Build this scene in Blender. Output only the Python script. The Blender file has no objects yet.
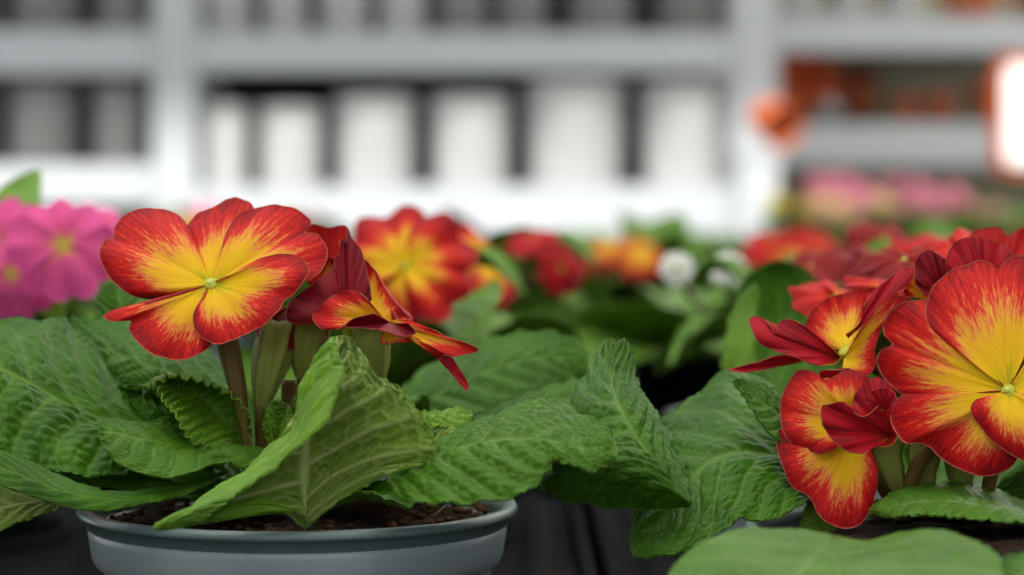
import bpy, bmesh, math, random
import numpy as np
from mathutils import Vector

# ------------------------------------------------------------------ camera, world, sun, exposure
S = bpy.context.scene
C = S.collection
S.view_settings.view_transform = 'Standard'
S.view_settings.look = 'None'
S.view_settings.gamma = 1.0
S.view_settings.use_curve_mapping = False
S.view_settings.exposure = 0.72
CAMZ = 0.912
PITCH = math.radians(2.0)
F = 85.0 / 36.0 * 1024.0
cam_d = bpy.data.cameras.new('camera')
cam = bpy.data.objects.new('camera', cam_d)
C.objects.link(cam)
cam.location = (0, 0, CAMZ)
cam.rotation_euler = (math.radians(90) - PITCH, 0, 0)
cam_d.lens = 85
cam_d.sensor_width = 36
cam_d.clip_start = 0.02
cam_d.dof.use_dof = True
cam_d.dof.focus_distance = 0.588
cam_d.dof.aperture_fstop = 9.4
S.camera = cam

w = bpy.data.worlds.new('sky')
S.world = w
w.use_nodes = True
bg = w.node_tree.nodes['Background']
bg.inputs['Color'].default_value = (0.93, 0.965, 1.0, 1)
bg.inputs['Strength'].default_value = 1.0

sun_d = bpy.data.lights.new('sun', 'SUN')
sun = bpy.data.objects.new('sun', sun_d)
C.objects.link(sun)
sun_d.energy = 4.0
sun_d.angle = math.radians(3.0)
sun_d.color = (1.0, 0.97, 0.91)
SUN_EL, SUN_AZ = math.radians(50), math.radians(-12)   # comes from behind the camera, a little from the left
sd = Vector((math.sin(SUN_AZ) * math.cos(SUN_EL), -math.cos(SUN_AZ) * math.cos(SUN_EL), math.sin(SUN_EL)))
sun.rotation_euler = sd.to_track_quat('Z', 'Y').to_euler()
sun.location = (-1, -3, 6)

# ------------------------------------------------------------------ helpers
RND = random.Random(7)
cp, sp = math.cos(PITCH), math.sin(PITCH)

def px3(q):
    """(px, py, depth in cm) rows -> world points; depth is measured along the view axis."""
    q = np.asarray(q, float)
    D = q[..., 2] * 0.01
    X = (q[..., 0] - 512.0) / F * D
    U = (287.5 - q[..., 1]) / F * D
    return np.stack([X, D * cp + U * sp, CAMZ + U * cp - D * sp], -1)

def P(x, y, dcm):
    return Vector(px3((x, y, dcm)))

def hermite(xs, ys, x):
    xs = np.asarray(xs, float); ys = np.asarray(ys, float); x = np.asarray(x, float)
    n = len(xs)
    d = (ys[1:] - ys[:-1]) / (xs[1:] - xs[:-1]).reshape((-1,) + (1,) * (ys.ndim - 1))
    m = np.empty_like(ys)
    m[0] = d[0]; m[-1] = d[-1]
    if n > 2:
        m[1:-1] = 0.5 * (d[1:] + d[:-1])
        m[0] = 1.5 * d[0] - 0.5 * m[1]; m[-1] = 1.5 * d[-1] - 0.5 * m[-2]
    k = np.clip(np.searchsorted(xs, x, side='right') - 1, 0, n - 2)
    h = (xs[k + 1] - xs[k])
    t = (x - xs[k]) / h
    sh = (-1,) + (1,) * (ys.ndim - 1)
    t = t.reshape(sh); h = h.reshape(sh)
    return ((2*t**3 - 3*t**2 + 1) * ys[k] + (t**3 - 2*t**2 + t) * h * m[k]
            + (-2*t**3 + 3*t**2) * ys[k + 1] + (t**3 - t**2) * h * m[k + 1])

def arc(pts):
    pts = np.asarray(pts, float)
    s = np.concatenate([[0], np.cumsum(np.linalg.norm(np.diff(pts, axis=0), axis=1) + 1e-9)])
    return s / s[-1]

def vnoise(x, y, seed=0):
    """smooth value noise in numpy, about -1..1"""
    x = np.asarray(x, float); y = np.asarray(y, float)
    xi = np.floor(x); yi = np.floor(y)
    def h(a, b):
        v = np.sin(a * 127.1 + b * 311.7 + seed * 74.7) * 43758.5453
        return (v - np.floor(v)) * 2 - 1
    fx = x - xi; fy = y - yi
    fx = fx*fx*(3-2*fx); fy = fy*fy*(3-2*fy)
    return (h(xi, yi)*(1-fx) + h(xi+1, yi)*fx)*(1-fy) + (h(xi, yi+1)*(1-fx) + h(xi+1, yi+1)*fx)*fy

def worley(x, y, seed=0):
    xi = np.floor(x); yi = np.floor(y)
    f1 = np.full(x.shape, 9.0); f2 = np.full(x.shape, 9.0)
    for i in (-1, 0, 1):
        for j in (-1, 0, 1):
            a = xi + i; b = yi + j
            h1 = np.sin(a * 127.1 + b * 311.7 + seed * 7.7) * 43758.5453; h1 -= np.floor(h1)
            h2 = np.sin(a * 269.5 + b * 183.3 + seed * 3.1) * 43758.5453; h2 -= np.floor(h2)
            d = np.hypot(a + 0.15 + 0.7*h1 - x, b + 0.15 + 0.7*h2 - y)
            f2 = np.minimum(f2, np.maximum(f1, d)); f1 = np.minimum(f1, d)
    return f1, f2

def new_obj(name, me, mats, parent=None):
    o = bpy.data.objects.new(name, me)
    C.objects.link(o)
    for m in mats:
        me.materials.append(m)
    if parent is not None:
        o.parent = parent
    return o

def tag(o, label=None, cat=None, group=None, kind=None):
    if label: o['label'] = label
    if cat: o['category'] = cat
    if group: o['group'] = group
    if kind: o['kind'] = kind
    return o

def thing(name, label, cat, loc, group=None, rz=0):
    o = bpy.data.objects.new(name, None)
    C.objects.link(o)
    o.empty_display_size = 0.02
    o.location = loc
    o.rotation_euler = (0, 0, rz)
    return tag(o, label, cat, group)

def grid_normals(G):
    du = np.gradient(G, axis=0); dv = np.gradient(G, axis=1)
    n = np.cross(du, dv)
    return n / (np.linalg.norm(n, axis=-1, keepdims=True) + 1e-12)

def sheet_mesh(name, G, thick, attr, flip, attr_name):
    """Two-sided blade: layer A (slot 0 = upper side), layer B (slot 1 = under side), joined at the rim.
    G: (n,m,3). The upper side points along the grid normal, or against it if flip."""
    n, m = G.shape[:2]
    N = grid_normals(G)
    if flip: N = -N
    A = G; B = G - N * thick
    V = np.concatenate([A.reshape(-1, 3), B.reshape(-1, 3)])
    idx = np.arange(n * m).reshape(n, m)
    a, b, c, d = idx[:-1, :-1].ravel(), idx[1:, :-1].ravel(), idx[1:, 1:].ravel(), idx[:-1, 1:].ravel()
    qa = np.stack([a, b, c, d], 1)
    if flip: qa = qa[:, ::-1]
    qb = qa[:, ::-1] + n * m
    ring = np.concatenate([idx[:, 0], idx[-1, 1:], idx[-2::-1, -1], idx[0, -2:0:-1]])
    r2 = np.roll(ring, -1)
    qr = np.stack([ring, ring + n*m, r2 + n*m, r2], 1)
    if flip: qr = qr[:, ::-1]
    qr = qr[:, ::-1]
    Q = np.concatenate([qa, qb, qr]).astype(np.int32)
    me = bpy.data.meshes.new(name)
    me.vertices.add(len(V)); me.vertices.foreach_set('co', V.astype(np.float32).ravel())
    me.loops.add(Q.size); me.loops.foreach_set('vertex_index', Q.ravel())
    me.polygons.add(len(Q))
    me.polygons.foreach_set('loop_start', np.arange(0, Q.size, 4, dtype=np.int32))
    mi = np.zeros(len(Q), np.int32); mi[len(qa):len(qa)+len(qb)] = 1
    me.polygons.foreach_set('material_index', mi)
    me.polygons.foreach_set('use_smooth', np.ones(len(Q), bool))
    at = me.attributes.new(attr_name, 'FLOAT_VECTOR', 'POINT')
    A3 = np.concatenate([attr.reshape(-1, 3)] * 2)
    at.data.foreach_set('vector', A3.astype(np.float32).ravel())
    me.update(calc_edges=True)
    me.validate()
    return me

def lathe(bm, prof, seg=64, c=(0, 0, 0), closed=False):
    rings = []
    for r, z in prof:
        if r < 1e-6:
            rings.append([bm.verts.new((c[0], c[1], c[2] + z))])
        else:
            rings.append([bm.verts.new((c[0] + r*math.cos(2*math.pi*k/seg), c[1] + r*math.sin(2*math.pi*k/seg), c[2] + z)) for k in range(seg)])
    for A, B in zip(rings[:-1], rings[1:]):
        for k in range(seg):
            a, b = A[k % len(A)], A[(k+1) % len(A)]
            c2, d = B[(k+1) % len(B)], B[k % len(B)]
            f = []
            for v in (a, b, c2, d):
                if v not in f: f.append(v)
            if len(f) > 2: bm.faces.new(f)

def bm_obj(name, bm, mats, parent=None, smooth=True, recalc=True):
    if recalc: bmesh.ops.recalc_face_normals(bm, faces=bm.faces)
    me = bpy.data.meshes.new(name)
    bm.to_mesh(me); bm.free()
    if smooth:
        me.polygons.foreach_set('use_smooth', np.ones(len(me.polygons), bool))
    return new_obj(name, me, mats if isinstance(mats, (list, tuple)) else [mats], parent)

def box(bm, lo, hi, bevel=0.0):
    r = bmesh.ops.create_cube(bm, size=1.0)
    for v in r['verts']:
        v.co = Vector([(lo[i] + hi[i]) / 2 + v.co[i] * (hi[i] - lo[i]) for i in range(3)])
    if bevel > 0:
        es = list({e for v in r['verts'] for e in v.link_edges})
        bmesh.ops.bevel(bm, geom=es, offset=bevel, segments=2, affect='EDGES', clamp_overlap=True)

def tube(bm, pts, radii, seg=12, ribs=0, rib=0.0, caps=True):
    pts = [Vector(p) for p in pts]
    rings = []
    up = Vector((0.3, 1, 0.1)).normalized()
    for i, p in enumerate(pts):
        t = (pts[min(i+1, len(pts)-1)] - pts[max(i-1, 0)]).normalized()
        a = t.cross(up).normalized(); b = t.cross(a).normalized()
        ring = []
        for k in range(seg):
            th = 2*math.pi*k/seg
            r = radii[i] * (1 + (rib * math.cos(ribs*th) if ribs else 0))
            ring.append(bm.verts.new(p + a*math.cos(th)*r + b*math.sin(th)*r))
        rings.append(ring)
    for A, B in zip(rings[:-1], rings[1:]):
        for k in range(seg):
            bm.faces.new((A[k], A[(k+1) % seg], B[(k+1) % seg], B[k]))
    if caps:
        bm.faces.new(rings[0]); bm.faces.new(rings[-1])

def spline(pts, n):
    pts = np.asarray(pts, float)
    return hermite(arc(pts), pts, np.linspace(0, 1, n))

# ------------------------------------------------------------------ materials
def nodes(name):
    m = bpy.data.materials.new(name)
    m.use_nodes = True
    nt = m.node_tree
    for n in list(nt.nodes): nt.nodes.remove(n)
    out = nt.nodes.new('ShaderNodeOutputMaterial')
    return m, nt, out

def N(nt, typ, **kw):
    n = nt.nodes.new(typ)
    for k, v in kw.items():
        if k in n.inputs.keys() if isinstance(k, str) else False:
            n.inputs[k].default_value = v
        else:
            setattr(n, k, v)
    return n

def math_n(nt, op, a, b=None, c=None, clamp=False):
    n = nt.nodes.new('ShaderNodeMath'); n.operation = op; n.use_clamp = clamp
    for i, v in enumerate((a, b, c)):
        if v is None: continue
        if isinstance(v, (int, float)): n.inputs[i].default_value = v
        else: nt.links.new(v, n.inputs[i])
    return n.outputs[0]

def ramp(nt, fac, stops, interp='LINEAR'):
    n = nt.nodes.new('ShaderNodeValToRGB')
    n.color_ramp.interpolation = interp
    el = n.color_ramp.elements
    while len(el) < len(stops): el.new(0.5)
    for e, (p, c) in zip(el, stops):
        e.position = p; e.color = (*c, 1)
    nt.links.new(fac, n.inputs[0])
    return n.outputs[0]

def mixc(nt, f, a, b):
    n = nt.nodes.new('ShaderNodeMix'); n.data_type = 'RGBA'
    if isinstance(f, (int, float)): n.inputs[0].default_value = f
    else: nt.links.new(f, n.inputs[0])
    for i, v in ((6, a), (7, b)):
        if isinstance(v, tuple): n.inputs[i].default_value = (*v, 1)
        else: nt.links.new(v, n.inputs[i])
    return n.outputs[2]

def simple(name, col, rough=0.5, spec=0.5, noise=0.0, scale=20, bump=0.0, metallic=0.0, col2=None, coat=0):
    m, nt, out = nodes(name)
    b = nt.nodes.new('ShaderNodeBsdfPrincipled')
    b.inputs['Roughness'].default_value = rough
    b.inputs['Specular IOR Level'].default_value = spec
    b.inputs['Metallic'].default_value = metallic
    b.inputs['Coat Weight'].default_value = coat
    tc = nt.nodes.new('ShaderNodeTexCoord')
    nz = nt.nodes.new('ShaderNodeTexNoise'); nz.inputs['Scale'].default_value = scale; nz.inputs['Detail'].default_value = 5
    nt.links.new(tc.outputs['Object'], nz.inputs['Vector'])
    c2 = col2 if col2 else tuple(max(0, x * (1 - noise)) for x in col)
    nt.links.new(mixc(nt, nz.outputs['Fac'], col, c2), b.inputs['Base Color'])
    if bump:
        bp = nt.nodes.new('ShaderNodeBump'); bp.inputs['Strength'].default_value = bump; bp.inputs['Distance'].default_value = 0.002
        nt.links.new(nz.outputs['Fac'], bp.inputs['Height']); nt.links.new(bp.outputs[0], b.inputs['Normal'])
    nt.links.new(b.outputs[0], out.inputs[0])
    return m

def blade_shader(nt, out, color, rough, spec, trans, tcol, normal=None, coat=0.0, sheen=0.0):
    b = nt.nodes.new('ShaderNodeBsdfPrincipled')
    b.inputs['Roughness'].default_value = rough
    b.inputs['Specular IOR Level'].default_value = spec
    b.inputs['Coat Weight'].default_value = coat
    b.inputs['Coat Roughness'].default_value = 0.35
    b.inputs['Sheen Weight'].default_value = sheen
    nt.links.new(color, b.inputs['Base Color'])
    t = nt.nodes.new('ShaderNodeBsdfTranslucent')
    nt.links.new(tcol, t.inputs['Color'])
    if normal is not None:
        nt.links.new(normal, b.inputs['Normal'])
    mx = nt.nodes.new('ShaderNodeMixShader'); mx.inputs[0].default_value = trans
    nt.links.new(b.outputs[0], mx.inputs[1]); nt.links.new(t.outputs[0], mx.inputs[2])
    nt.links.new(mx.outputs[0], out.inputs[0])

def petal_top(name, stops, edge, shift=0.0, streak=0.62, lateral=0.22):
    m, nt, out = nodes(name)
    at = nt.nodes.new('ShaderNodeAttribute'); at.attribute_name = 'petal'
    sx = nt.nodes.new('ShaderNodeSeparateXYZ'); nt.links.new(at.outputs['Vector'], sx.inputs[0])
    a, b, s = sx.outputs
    def nz(fa, fb, det, seedmul):
        cx = nt.nodes.new('ShaderNodeCombineXYZ')
        nt.links.new(math_n(nt, 'MULTIPLY', a, fa), cx.inputs[0])
        nt.links.new(math_n(nt, 'MULTIPLY', b, fb), cx.inputs[1])
        nt.links.new(math_n(nt, 'MULTIPLY', s, seedmul), cx.inputs[2])
        t = nt.nodes.new('ShaderNodeTexNoise'); t.inputs['Scale'].default_value = 1; t.inputs['Detail'].default_value = det
        t.inputs['Roughness'].default_value = 0.6
        nt.links.new(cx.outputs[0], t.inputs['Vector'])
        return t.outputs['Fac']
    n1 = nz(64, 3.2, 3, 13.1); n2 = nz(7, 1.4, 1, 31.7); n3 = nz(150, 14, 2, 7.7)
    lat = math_n(nt, 'POWER', math_n(nt, 'ABSOLUTE', math_n(nt, 'MULTIPLY_ADD', a, 2, -1)), 3)
    v = math_n(nt, 'MULTIPLY_ADD', lat, lateral, b)
    v = math_n(nt, 'ADD', v, shift)
    v = math_n(nt, 'ADD', v, math_n(nt, 'MULTIPLY', math_n(nt, 'SUBTRACT', n1, 0.5), streak))
    v = math_n(nt, 'ADD', v, math_n(nt, 'MULTIPLY', math_n(nt, 'SUBTRACT', n2, 0.5), 0.42))
    v = math_n(nt, 'ADD', v, math_n(nt, 'MULTIPLY', math_n(nt, 'SUBTRACT', n3, 0.5), streak * 0.8))
    col = ramp(nt, v, stops)
    # margin wears a thin pale line, base is greenish
    e = math_n(nt, 'MULTIPLY', math_n(nt, 'GREATER_THAN', math_n(nt, 'MULTIPLY_ADD', math_n(nt, 'SUBTRACT', n3, 0.5), 0.03, b), 0.992), 0.4)
    col = mixc(nt, e, col, edge)
    bp = nt.nodes.new('ShaderNodeBump'); bp.inputs['Strength'].default_value = 0.35; bp.inputs['Distance'].default_value = 0.0006
    nt.links.new(n1, bp.inputs['Height'])
    blade_shader(nt, out, col, 0.5, 0.16, 0.3, col, bp.outputs[0])
    return m

def petal_under(name, c1, c2, base, shift=0.0):
    m, nt, out = nodes(name)
    at = nt.nodes.new('ShaderNodeAttribute'); at.attribute_name = 'petal'
    sx = nt.nodes.new('ShaderNodeSeparateXYZ'); nt.links.new(at.outputs['Vector'], sx.inputs[0])
    a, b, s = sx.outputs
    cx = nt.nodes.new('ShaderNodeCombineXYZ')
    nt.links.new(math_n(nt, 'MULTIPLY', a, 38), cx.inputs[0])
    nt.links.new(math_n(nt, 'MULTIPLY', b, 1.6), cx.inputs[1])
    nt.links.new(math_n(nt, 'MULTIPLY', s, 9.0), cx.inputs[2])
    t = nt.nodes.new('ShaderNodeTexNoise'); t.inputs['Scale'].default_value = 1; t.inputs['Detail'].default_value = 2
    nt.links.new(cx.outputs[0], t.inputs['Vector'])
    vein = ramp(nt, t.outputs['Fac'], [(0.36, (1, 1, 1)), (0.52, (0, 0, 0))])
    col = mixc(nt, vein, c1, c2)
    f = math_n(nt, 'ADD', math_n(nt, 'MULTIPLY', math_n(nt, 'SUBTRACT', t.outputs['Fac'], 0.5), 0.3), b)
    f = math_n(nt, 'ADD', f, shift)
    k = ramp(nt, f, [(0.12, (1, 1, 1)), (0.35, (0, 0, 0))])
    col = mixc(nt, k, col, base)
    e = math_n(nt, 'MULTIPLY', math_n(nt, 'GREATER_THAN', b, 0.99), 0.45)
    col = mixc(nt, e, col, (0.62, 0.34, 0.24))
    blade_shader(nt, out, col, 0.48, 0.2, 0.22, col)
    return m

def leaf_mat(name, base, dark, vein, trans=0.22, rough=0.33, vstr=0.6, coat=0.0, spec=0.16, tcol=(0.26, 0.44, 0.004)):
    m, nt, out = nodes(name)
    at = nt.nodes.new('ShaderNodeAttribute'); at.attribute_name = 'leaf'
    sx = nt.nodes.new('ShaderNodeSeparateXYZ'); nt.links.new(at.outputs['Vector'], sx.inputs[0])
    tc = nt.nodes.new('ShaderNodeTexCoord')
    n1 = nt.nodes.new('ShaderNodeTexNoise'); n1.inputs['Scale'].default_value = 60; n1.inputs['Detail'].default_value = 4
    n2 = nt.nodes.new('ShaderNodeTexVoronoi'); n2.feature = 'DISTANCE_TO_EDGE'; n2.inputs['Scale'].default_value = 620
    for n in (n1, n2): nt.links.new(tc.outputs['Object'], n.inputs['Vector'])
    col = mixc(nt, ramp(nt, n1.outputs['Fac'], [(0.35, (0, 0, 0)), (0.65, (1, 1, 1))]), dark, base)
    fine = ramp(nt, n2.outputs['Distance'], [(0.0, (1, 1, 1)), (0.12, (0, 0, 0))])
    col = mixc(nt, math_n(nt, 'MULTIPLY', fine, 0.16), col, vein)
    col = mixc(nt, math_n(nt, 'MULTIPLY', sx.outputs[2], vstr), col, vein)
    bp = nt.nodes.new('ShaderNodeBump'); bp.inputs['Strength'].default_value = 0.35; bp.inputs['Distance'].default_value = 0.0004
    nt.links.new(n2.outputs['Distance'], bp.inputs['Height'])
    tr = nt.nodes.new('ShaderNodeRGB'); tr.outputs[0].default_value = (*tcol, 1)
    blade_shader(nt, out, col, rough, spec, trans, tr.outputs[0], bp.outputs[0], coat=coat)
    return m

YEL, ORG, RED, CRIM = (0.95, 0.62, 0.004), (0.86, 0.25, 0.04), (0.74, 0.018, 0.012), (0.34, 0.006, 0.012)
M = {}
M['petal'] = petal_top('petal_red_yellow', [(0.0, (0.50, 0.50, 0.02)), (0.09, (0.62, 0.52, 0.01)), (0.15, YEL), (0.48, (0.90, 0.50, 0.015)), (0.60, (0.86, 0.30, 0.06)), (0.69, (0.80, 0.10, 0.04)), (0.76, RED), (0.92, (0.56, 0.010, 0.012)), (1.0, CRIM)], (0.72, 0.38, 0.2))
M['petal_y'] = petal_top('petal_mostly_yellow', [(0.0, YEL), (0.62, (0.84, 0.42, 0.01)), (0.74, ORG), (0.82, RED), (1.0, CRIM)], (0.6, 0.25, 0.12))
M['petal_r'] = petal_top('petal_redder', [(0.0, (0.50, 0.50, 0.02)), (0.09, YEL), (0.40, (0.90, 0.50, 0.015)), (0.50, ORG), (0.60, RED), (1.0, CRIM)], (0.72, 0.38, 0.2))
M['crimson'] = petal_top('petal_crimson', [(0.0, (0.6, 0.2, 0.01)), (0.12, (0.60, 0.016, 0.02)), (1.0, (0.42, 0.010, 0.02))], (0.5, 0.05, 0.05))
M['petal_u'] = petal_under('petal_crimson_back', (0.50, 0.010, 0.024), (0.24, 0.006, 0.016), (0.30, 0.03, 0.01))
M['petal_dark'] = petal_under('petal_dark_crimson_back', (0.27, 0.006, 0.016), (0.11, 0.004, 0.012), (0.12, 0.01, 0.008))
M['red'] = petal_top('petal_plain_red', [(0.0, (0.75, 0.4, 0.01)), (0.16, (0.75, 0.2, 0.01)), (0.26, RED), (1.0, (0.45, 0.01, 0.012))], (0.6, 0.05, 0.04))
M['dkred'] = petal_top('petal_dark_red', [(0.0, (0.5, 0.2, 0.01)), (0.14, (0.35, 0.01, 0.01)), (1.0, (0.22, 0.004, 0.01))], (0.3, 0.02, 0.02))
M['magenta'] = petal_top('petal_magenta', [(0.0, (0.7, 0.6, 0.02)), (0.16, (0.8, 0.55, 0.05)), (0.24, (0.88, 0.13, 0.36)), (1.0, (0.86, 0.12, 0.42))], (0.8, 0.2, 0.5))
M['pink'] = petal_top('petal_pink', [(0.0, (0.8, 0.7, 0.1)), (0.2, (0.85, 0.6, 0.35)), (0.4, (0.90, 0.34, 0.50)), (1.0, (0.88, 0.22, 0.42))], (0.8, 0.3, 0.5))
M['peach'] = petal_top('petal_peach', [(0.0, (0.8, 0.6, 0.05)), (0.4, (0.85, 0.62, 0.3)), (1.0, (0.85, 0.45, 0.35))], (0.85, 0.5, 0.4))
M['yellow'] = petal_top('petal_yellow', [(0.0, (0.8, 0.4, 0.01)), (0.3, (0.85, 0.65, 0.02)), (1.0, (0.85, 0.70, 0.04))], (0.8, 0.7, 0.1))
M['white'] = petal_top('petal_white', [(0.0, (0.85, 0.7, 0.1)), (0.15, (0.9, 0.9, 0.85)), (1.0, (0.93, 0.95, 0.95))], (0.9, 0.9, 0.9))
M['leaf'] = leaf_mat('leaf_deep_green', (0.044, 0.155, 0.004), (0.022, 0.092, 0.003), (0.17, 0.31, 0.04))
M['leaf_b'] = leaf_mat('leaf_bright_green', (0.17, 0.36, 0.014), (0.09, 0.23, 0.008), (0.26, 0.42, 0.08), spec=0.3)
M['leaf_g'] = leaf_mat('leaf_grey_green', (0.064, 0.185, 0.008), (0.040, 0.130, 0.005), (0.20, 0.33, 0.07))
M['leaf_u'] = leaf_mat('leaf_pale_back', (0.135, 0.24, 0.014), (0.095, 0.185, 0.010), (0.50, 0.56, 0.22), vstr=0.9, coat=0, rough=0.6, spec=0.25)
M['leaf_far'] = leaf_mat('leaf_soft_green', (0.13, 0.27, 0.03), (0.075, 0.18, 0.018), (0.2, 0.32, 0.1))
M['calyx'] = simple('calyx_olive', (0.24, 0.29, 0.05), 0.5, 0.2, col2=(0.14, 0.13, 0.03), scale=90)
M['stem'] = simple('stem_brown', (0.15, 0.075, 0.022), 0.5, 0.2, col2=(0.10, 0.085, 0.015), scale=60)
M['pot'] = simple('pot_blue_grey_plastic', (0.33, 0.39, 0.42), 0.33, 0.5, noise=0.08, scale=30)
M['pot_rim'] = simple('pot_rim_green_grey', (0.125, 0.18, 0.185), 0.3, 0.5, noise=0.1, scale=30)
M['soil'] = simple('peat_soil', (0.022, 0.011, 0.006), 0.95, 0.1, col2=(0.012, 0.007, 0.005), scale=300, bump=1.0)
M['crumb'] = simple('peat_crumb', (0.11, 0.05, 0.024), 0.95, 0.1, col2=(0.015, 0.008, 0.004), scale=200)
M['tray'] = simple('black_tray_plastic', (0.008, 0.009, 0.011), 0.75, 0.05, noise=0.2, scale=40, bump=0.2)
M['bench'] = simple('bench_grey_metal', (0.05, 0.055, 0.06), 0.5, 0.4, noise=0.2, scale=10)
M['floor'] = simple('concrete_floor', (0.30, 0.29, 0.27), 0.85, 0.2, noise=0.25, scale=4, bump=0.3)
M['wall'] = simple('shaded_shop_wall', (0.035, 0.033, 0.032), 0.9, 0.2, noise=0.3, scale=3)  # dark tone stands for the shade of the shop interior
M['blocker_grey'] = simple('light_blocker_grey', (0.25, 0.26, 0.25), 0.8, 0.2, noise=0.2, scale=2)  # for the unseen panels and walls that block light
M['wall_khaki'] = simple('khaki_board', (0.36, 0.33, 0.23), 0.8, 0.2, noise=0.2, scale=6)
M['rack'] = simple('rack_white_paint', (0.50, 0.525, 0.56), 0.4, 0.4, noise=0.06, scale=6)
M['cer_white'] = simple('glazed_white', (0.58, 0.58, 0.58), 0.3, 0.4, noise=0.08, scale=8)
M['cer_grey'] = simple('glazed_grey', (0.20, 0.20, 0.20), 0.4, 0.4, noise=0.15, scale=8)
M['cer_mid'] = simple('glazed_mid_grey', (0.42, 0.42, 0.43), 0.4, 0.4, noise=0.1, scale=8)
M['cer_dark'] = simple('glazed_dark', (0.065, 0.065, 0.07), 0.4, 0.4, noise=0.2, scale=8)
M['terra'] = simple('terracotta', (0.58, 0.13, 0.045), 0.8, 0.2, noise=0.2, scale=10)
M['terra_d'] = simple('terracotta_dark', (0.34, 0.085, 0.035), 0.8, 0.2, noise=0.2, scale=10)
M['sign_w'] = simple('sign_white', (0.85, 0.85, 0.84), 0.4, 0.4)
M['sign_o'] = simple('sign_orange', (0.34, 0.05, 0.01), 0.4, 0.4)
M['eye'] = simple('eye_pale_green', (0.62, 0.66, 0.16), 0.5, 0.3)
M['throat'] = simple('throat_green', (0.40, 0.42, 0.03), 0.5, 0.3)
# translucent greenhouse roofing
def roofing():
    m, nt, out = nodes('milky_roof_sheet')
    d = nt.nodes.new('ShaderNodeBsdfDiffuse'); d.inputs[0].default_value = (0.8, 0.82, 0.82, 1)
    t = nt.nodes.new('ShaderNodeBsdfTranslucent'); t.inputs[0].default_value = (0.93, 0.92, 0.86, 1)
    mx = nt.nodes.new('ShaderNodeMixShader'); mx.inputs[0].default_value = 0.93
    nt.links.new(d.outputs[0], mx.inputs[1]); nt.links.new(t.outputs[0], mx.inputs[2]); nt.links.new(mx.outputs[0], out.inputs[0])
    return m
M['roof'] = roofing()

# ------------------------------------------------------------------ leaf and petal builders
def build_leaf(name, rails, vs=None, mat='leaf', under='leaf_u', face='top', nt=150, nv=96, relief=0.0006, ribs=9, cells=5, sub=2.4,
               cren=0.02, teeth=34, slant=0.28, parent=None, px=True, seed=None, thick=0.00045, wav=0.0006, facept=None, label=None, off=None):
    """rails: curves from base to tip, left margin .. midrib .. right margin (3, 4 or 5 of them).
    face: which side looks at the camera at facept=(s,v)."""
    seed = RND.random() * 50 if seed is None else seed
    k = len(rails)
    if vs is None:
        vs = {3: [-1, 0, 1], 4: [-1, -0.7, 0, 1], 5: [-1, -0.62, 0, 0.5, 1]}[k]
    s = np.linspace(0, 1, nt)
    same = len({len(r) for r in rails}) == 1
    R = []
    for r in rails:
        r = np.asarray(r, float)
        q = hermite(np.linspace(0, 1, len(r)) if same else arc(r[:, :2] if px else r), r, s)
        R.append(px3(q) if px else q)
    R = np.stack(R)                                   # k, nt, 3
    v = np.linspace(-1, 1, nv)
    G = hermite(vs, R, v).transpose(1, 0, 2)          # nt, nv, 3
    SS, VV = np.meshgrid(s, v, indexing='ij')
    av = np.abs(VV)
    # crenate margin
    mid = G[:, nv//2:nv//2+1]
    tooth = np.abs(np.sin(np.pi * (SS * teeth + 0.35 * vnoise(SS*9, VV*0+3, seed)))) ** 0.7
    G = G + (G - mid) * (cren * (tooth - 0.5) * av ** 5 * np.clip((SS) * 8, 0, 1))[..., None]
    # vein pattern
    jit = 0.10 * vnoise(SS*5 + 9, VV*3, seed)
    side = np.where(VV >= 0, 0.0, 0.5)
    phi = (SS - slant * av ** 1.25) * ribs + jit * 1.2 + side + 0.15
    d1 = np.abs(phi - np.round(phi))
    mg = np.clip(1.15 - av, 0, 1) ** 0.35
    v1 = np.exp(-(d1 / 0.055) ** 2) * mg
    vm = np.exp(-(VV / 0.030) ** 2)
    f1, f2 = worley(phi * sub, VV * cells * 1.9 + 40 * (VV > 0), seed)
    e = f2 - f1
    v2 = np.exp(-(e / 0.085) ** 2)
    pil1 = (2 * d1) ** 0.7
    pil2 = 1 - np.exp(-(e / 0.28) ** 1.3)
    bulge = 0.70 * pil1 + 0.50 * pil2 * (0.45 + 0.55 * pil1)
    bulge *= (1 - np.exp(-(VV / 0.07) ** 2) * 0.9)
    fade = np.clip((1 - SS) * 12, 0, 1) * np.clip(SS * 8, 0, 1)
    n0 = grid_normals(G)
    fp = facept or (0.5, 0.62)
    i, j = int(fp[0] * (nt-1)), int(fp[1] * (nv-1))
    ctr = G[i, j]
    tocam = np.array([0, 0, CAMZ]) - ctr if px else np.array([0, 0, 1.0])
    facing = np.dot(n0[i, j], tocam) > 0
    flip = not facing if face == 'top' else facing
    up = -n0 if flip else n0
    G = G + up * ((relief * (bulge - 0.4) * fade) + wav * vnoise(SS*3.3, VV*1.6, seed+11) * av * fade)[..., None]
    vein = np.clip(np.maximum.reduce([vm, v1 * 0.8, v2 * 0.30 * (1-vm)]), 0, 1)
    attr = np.stack([SS, VV, vein], -1)
    if off is not None: G = G - np.array(off)
    me = sheet_mesh(name, G, thick, attr, flip, 'leaf')
    o = new_obj(name, me, [M[mat], M[under]], parent)
    if label: o['label'] = label
    return o

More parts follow.
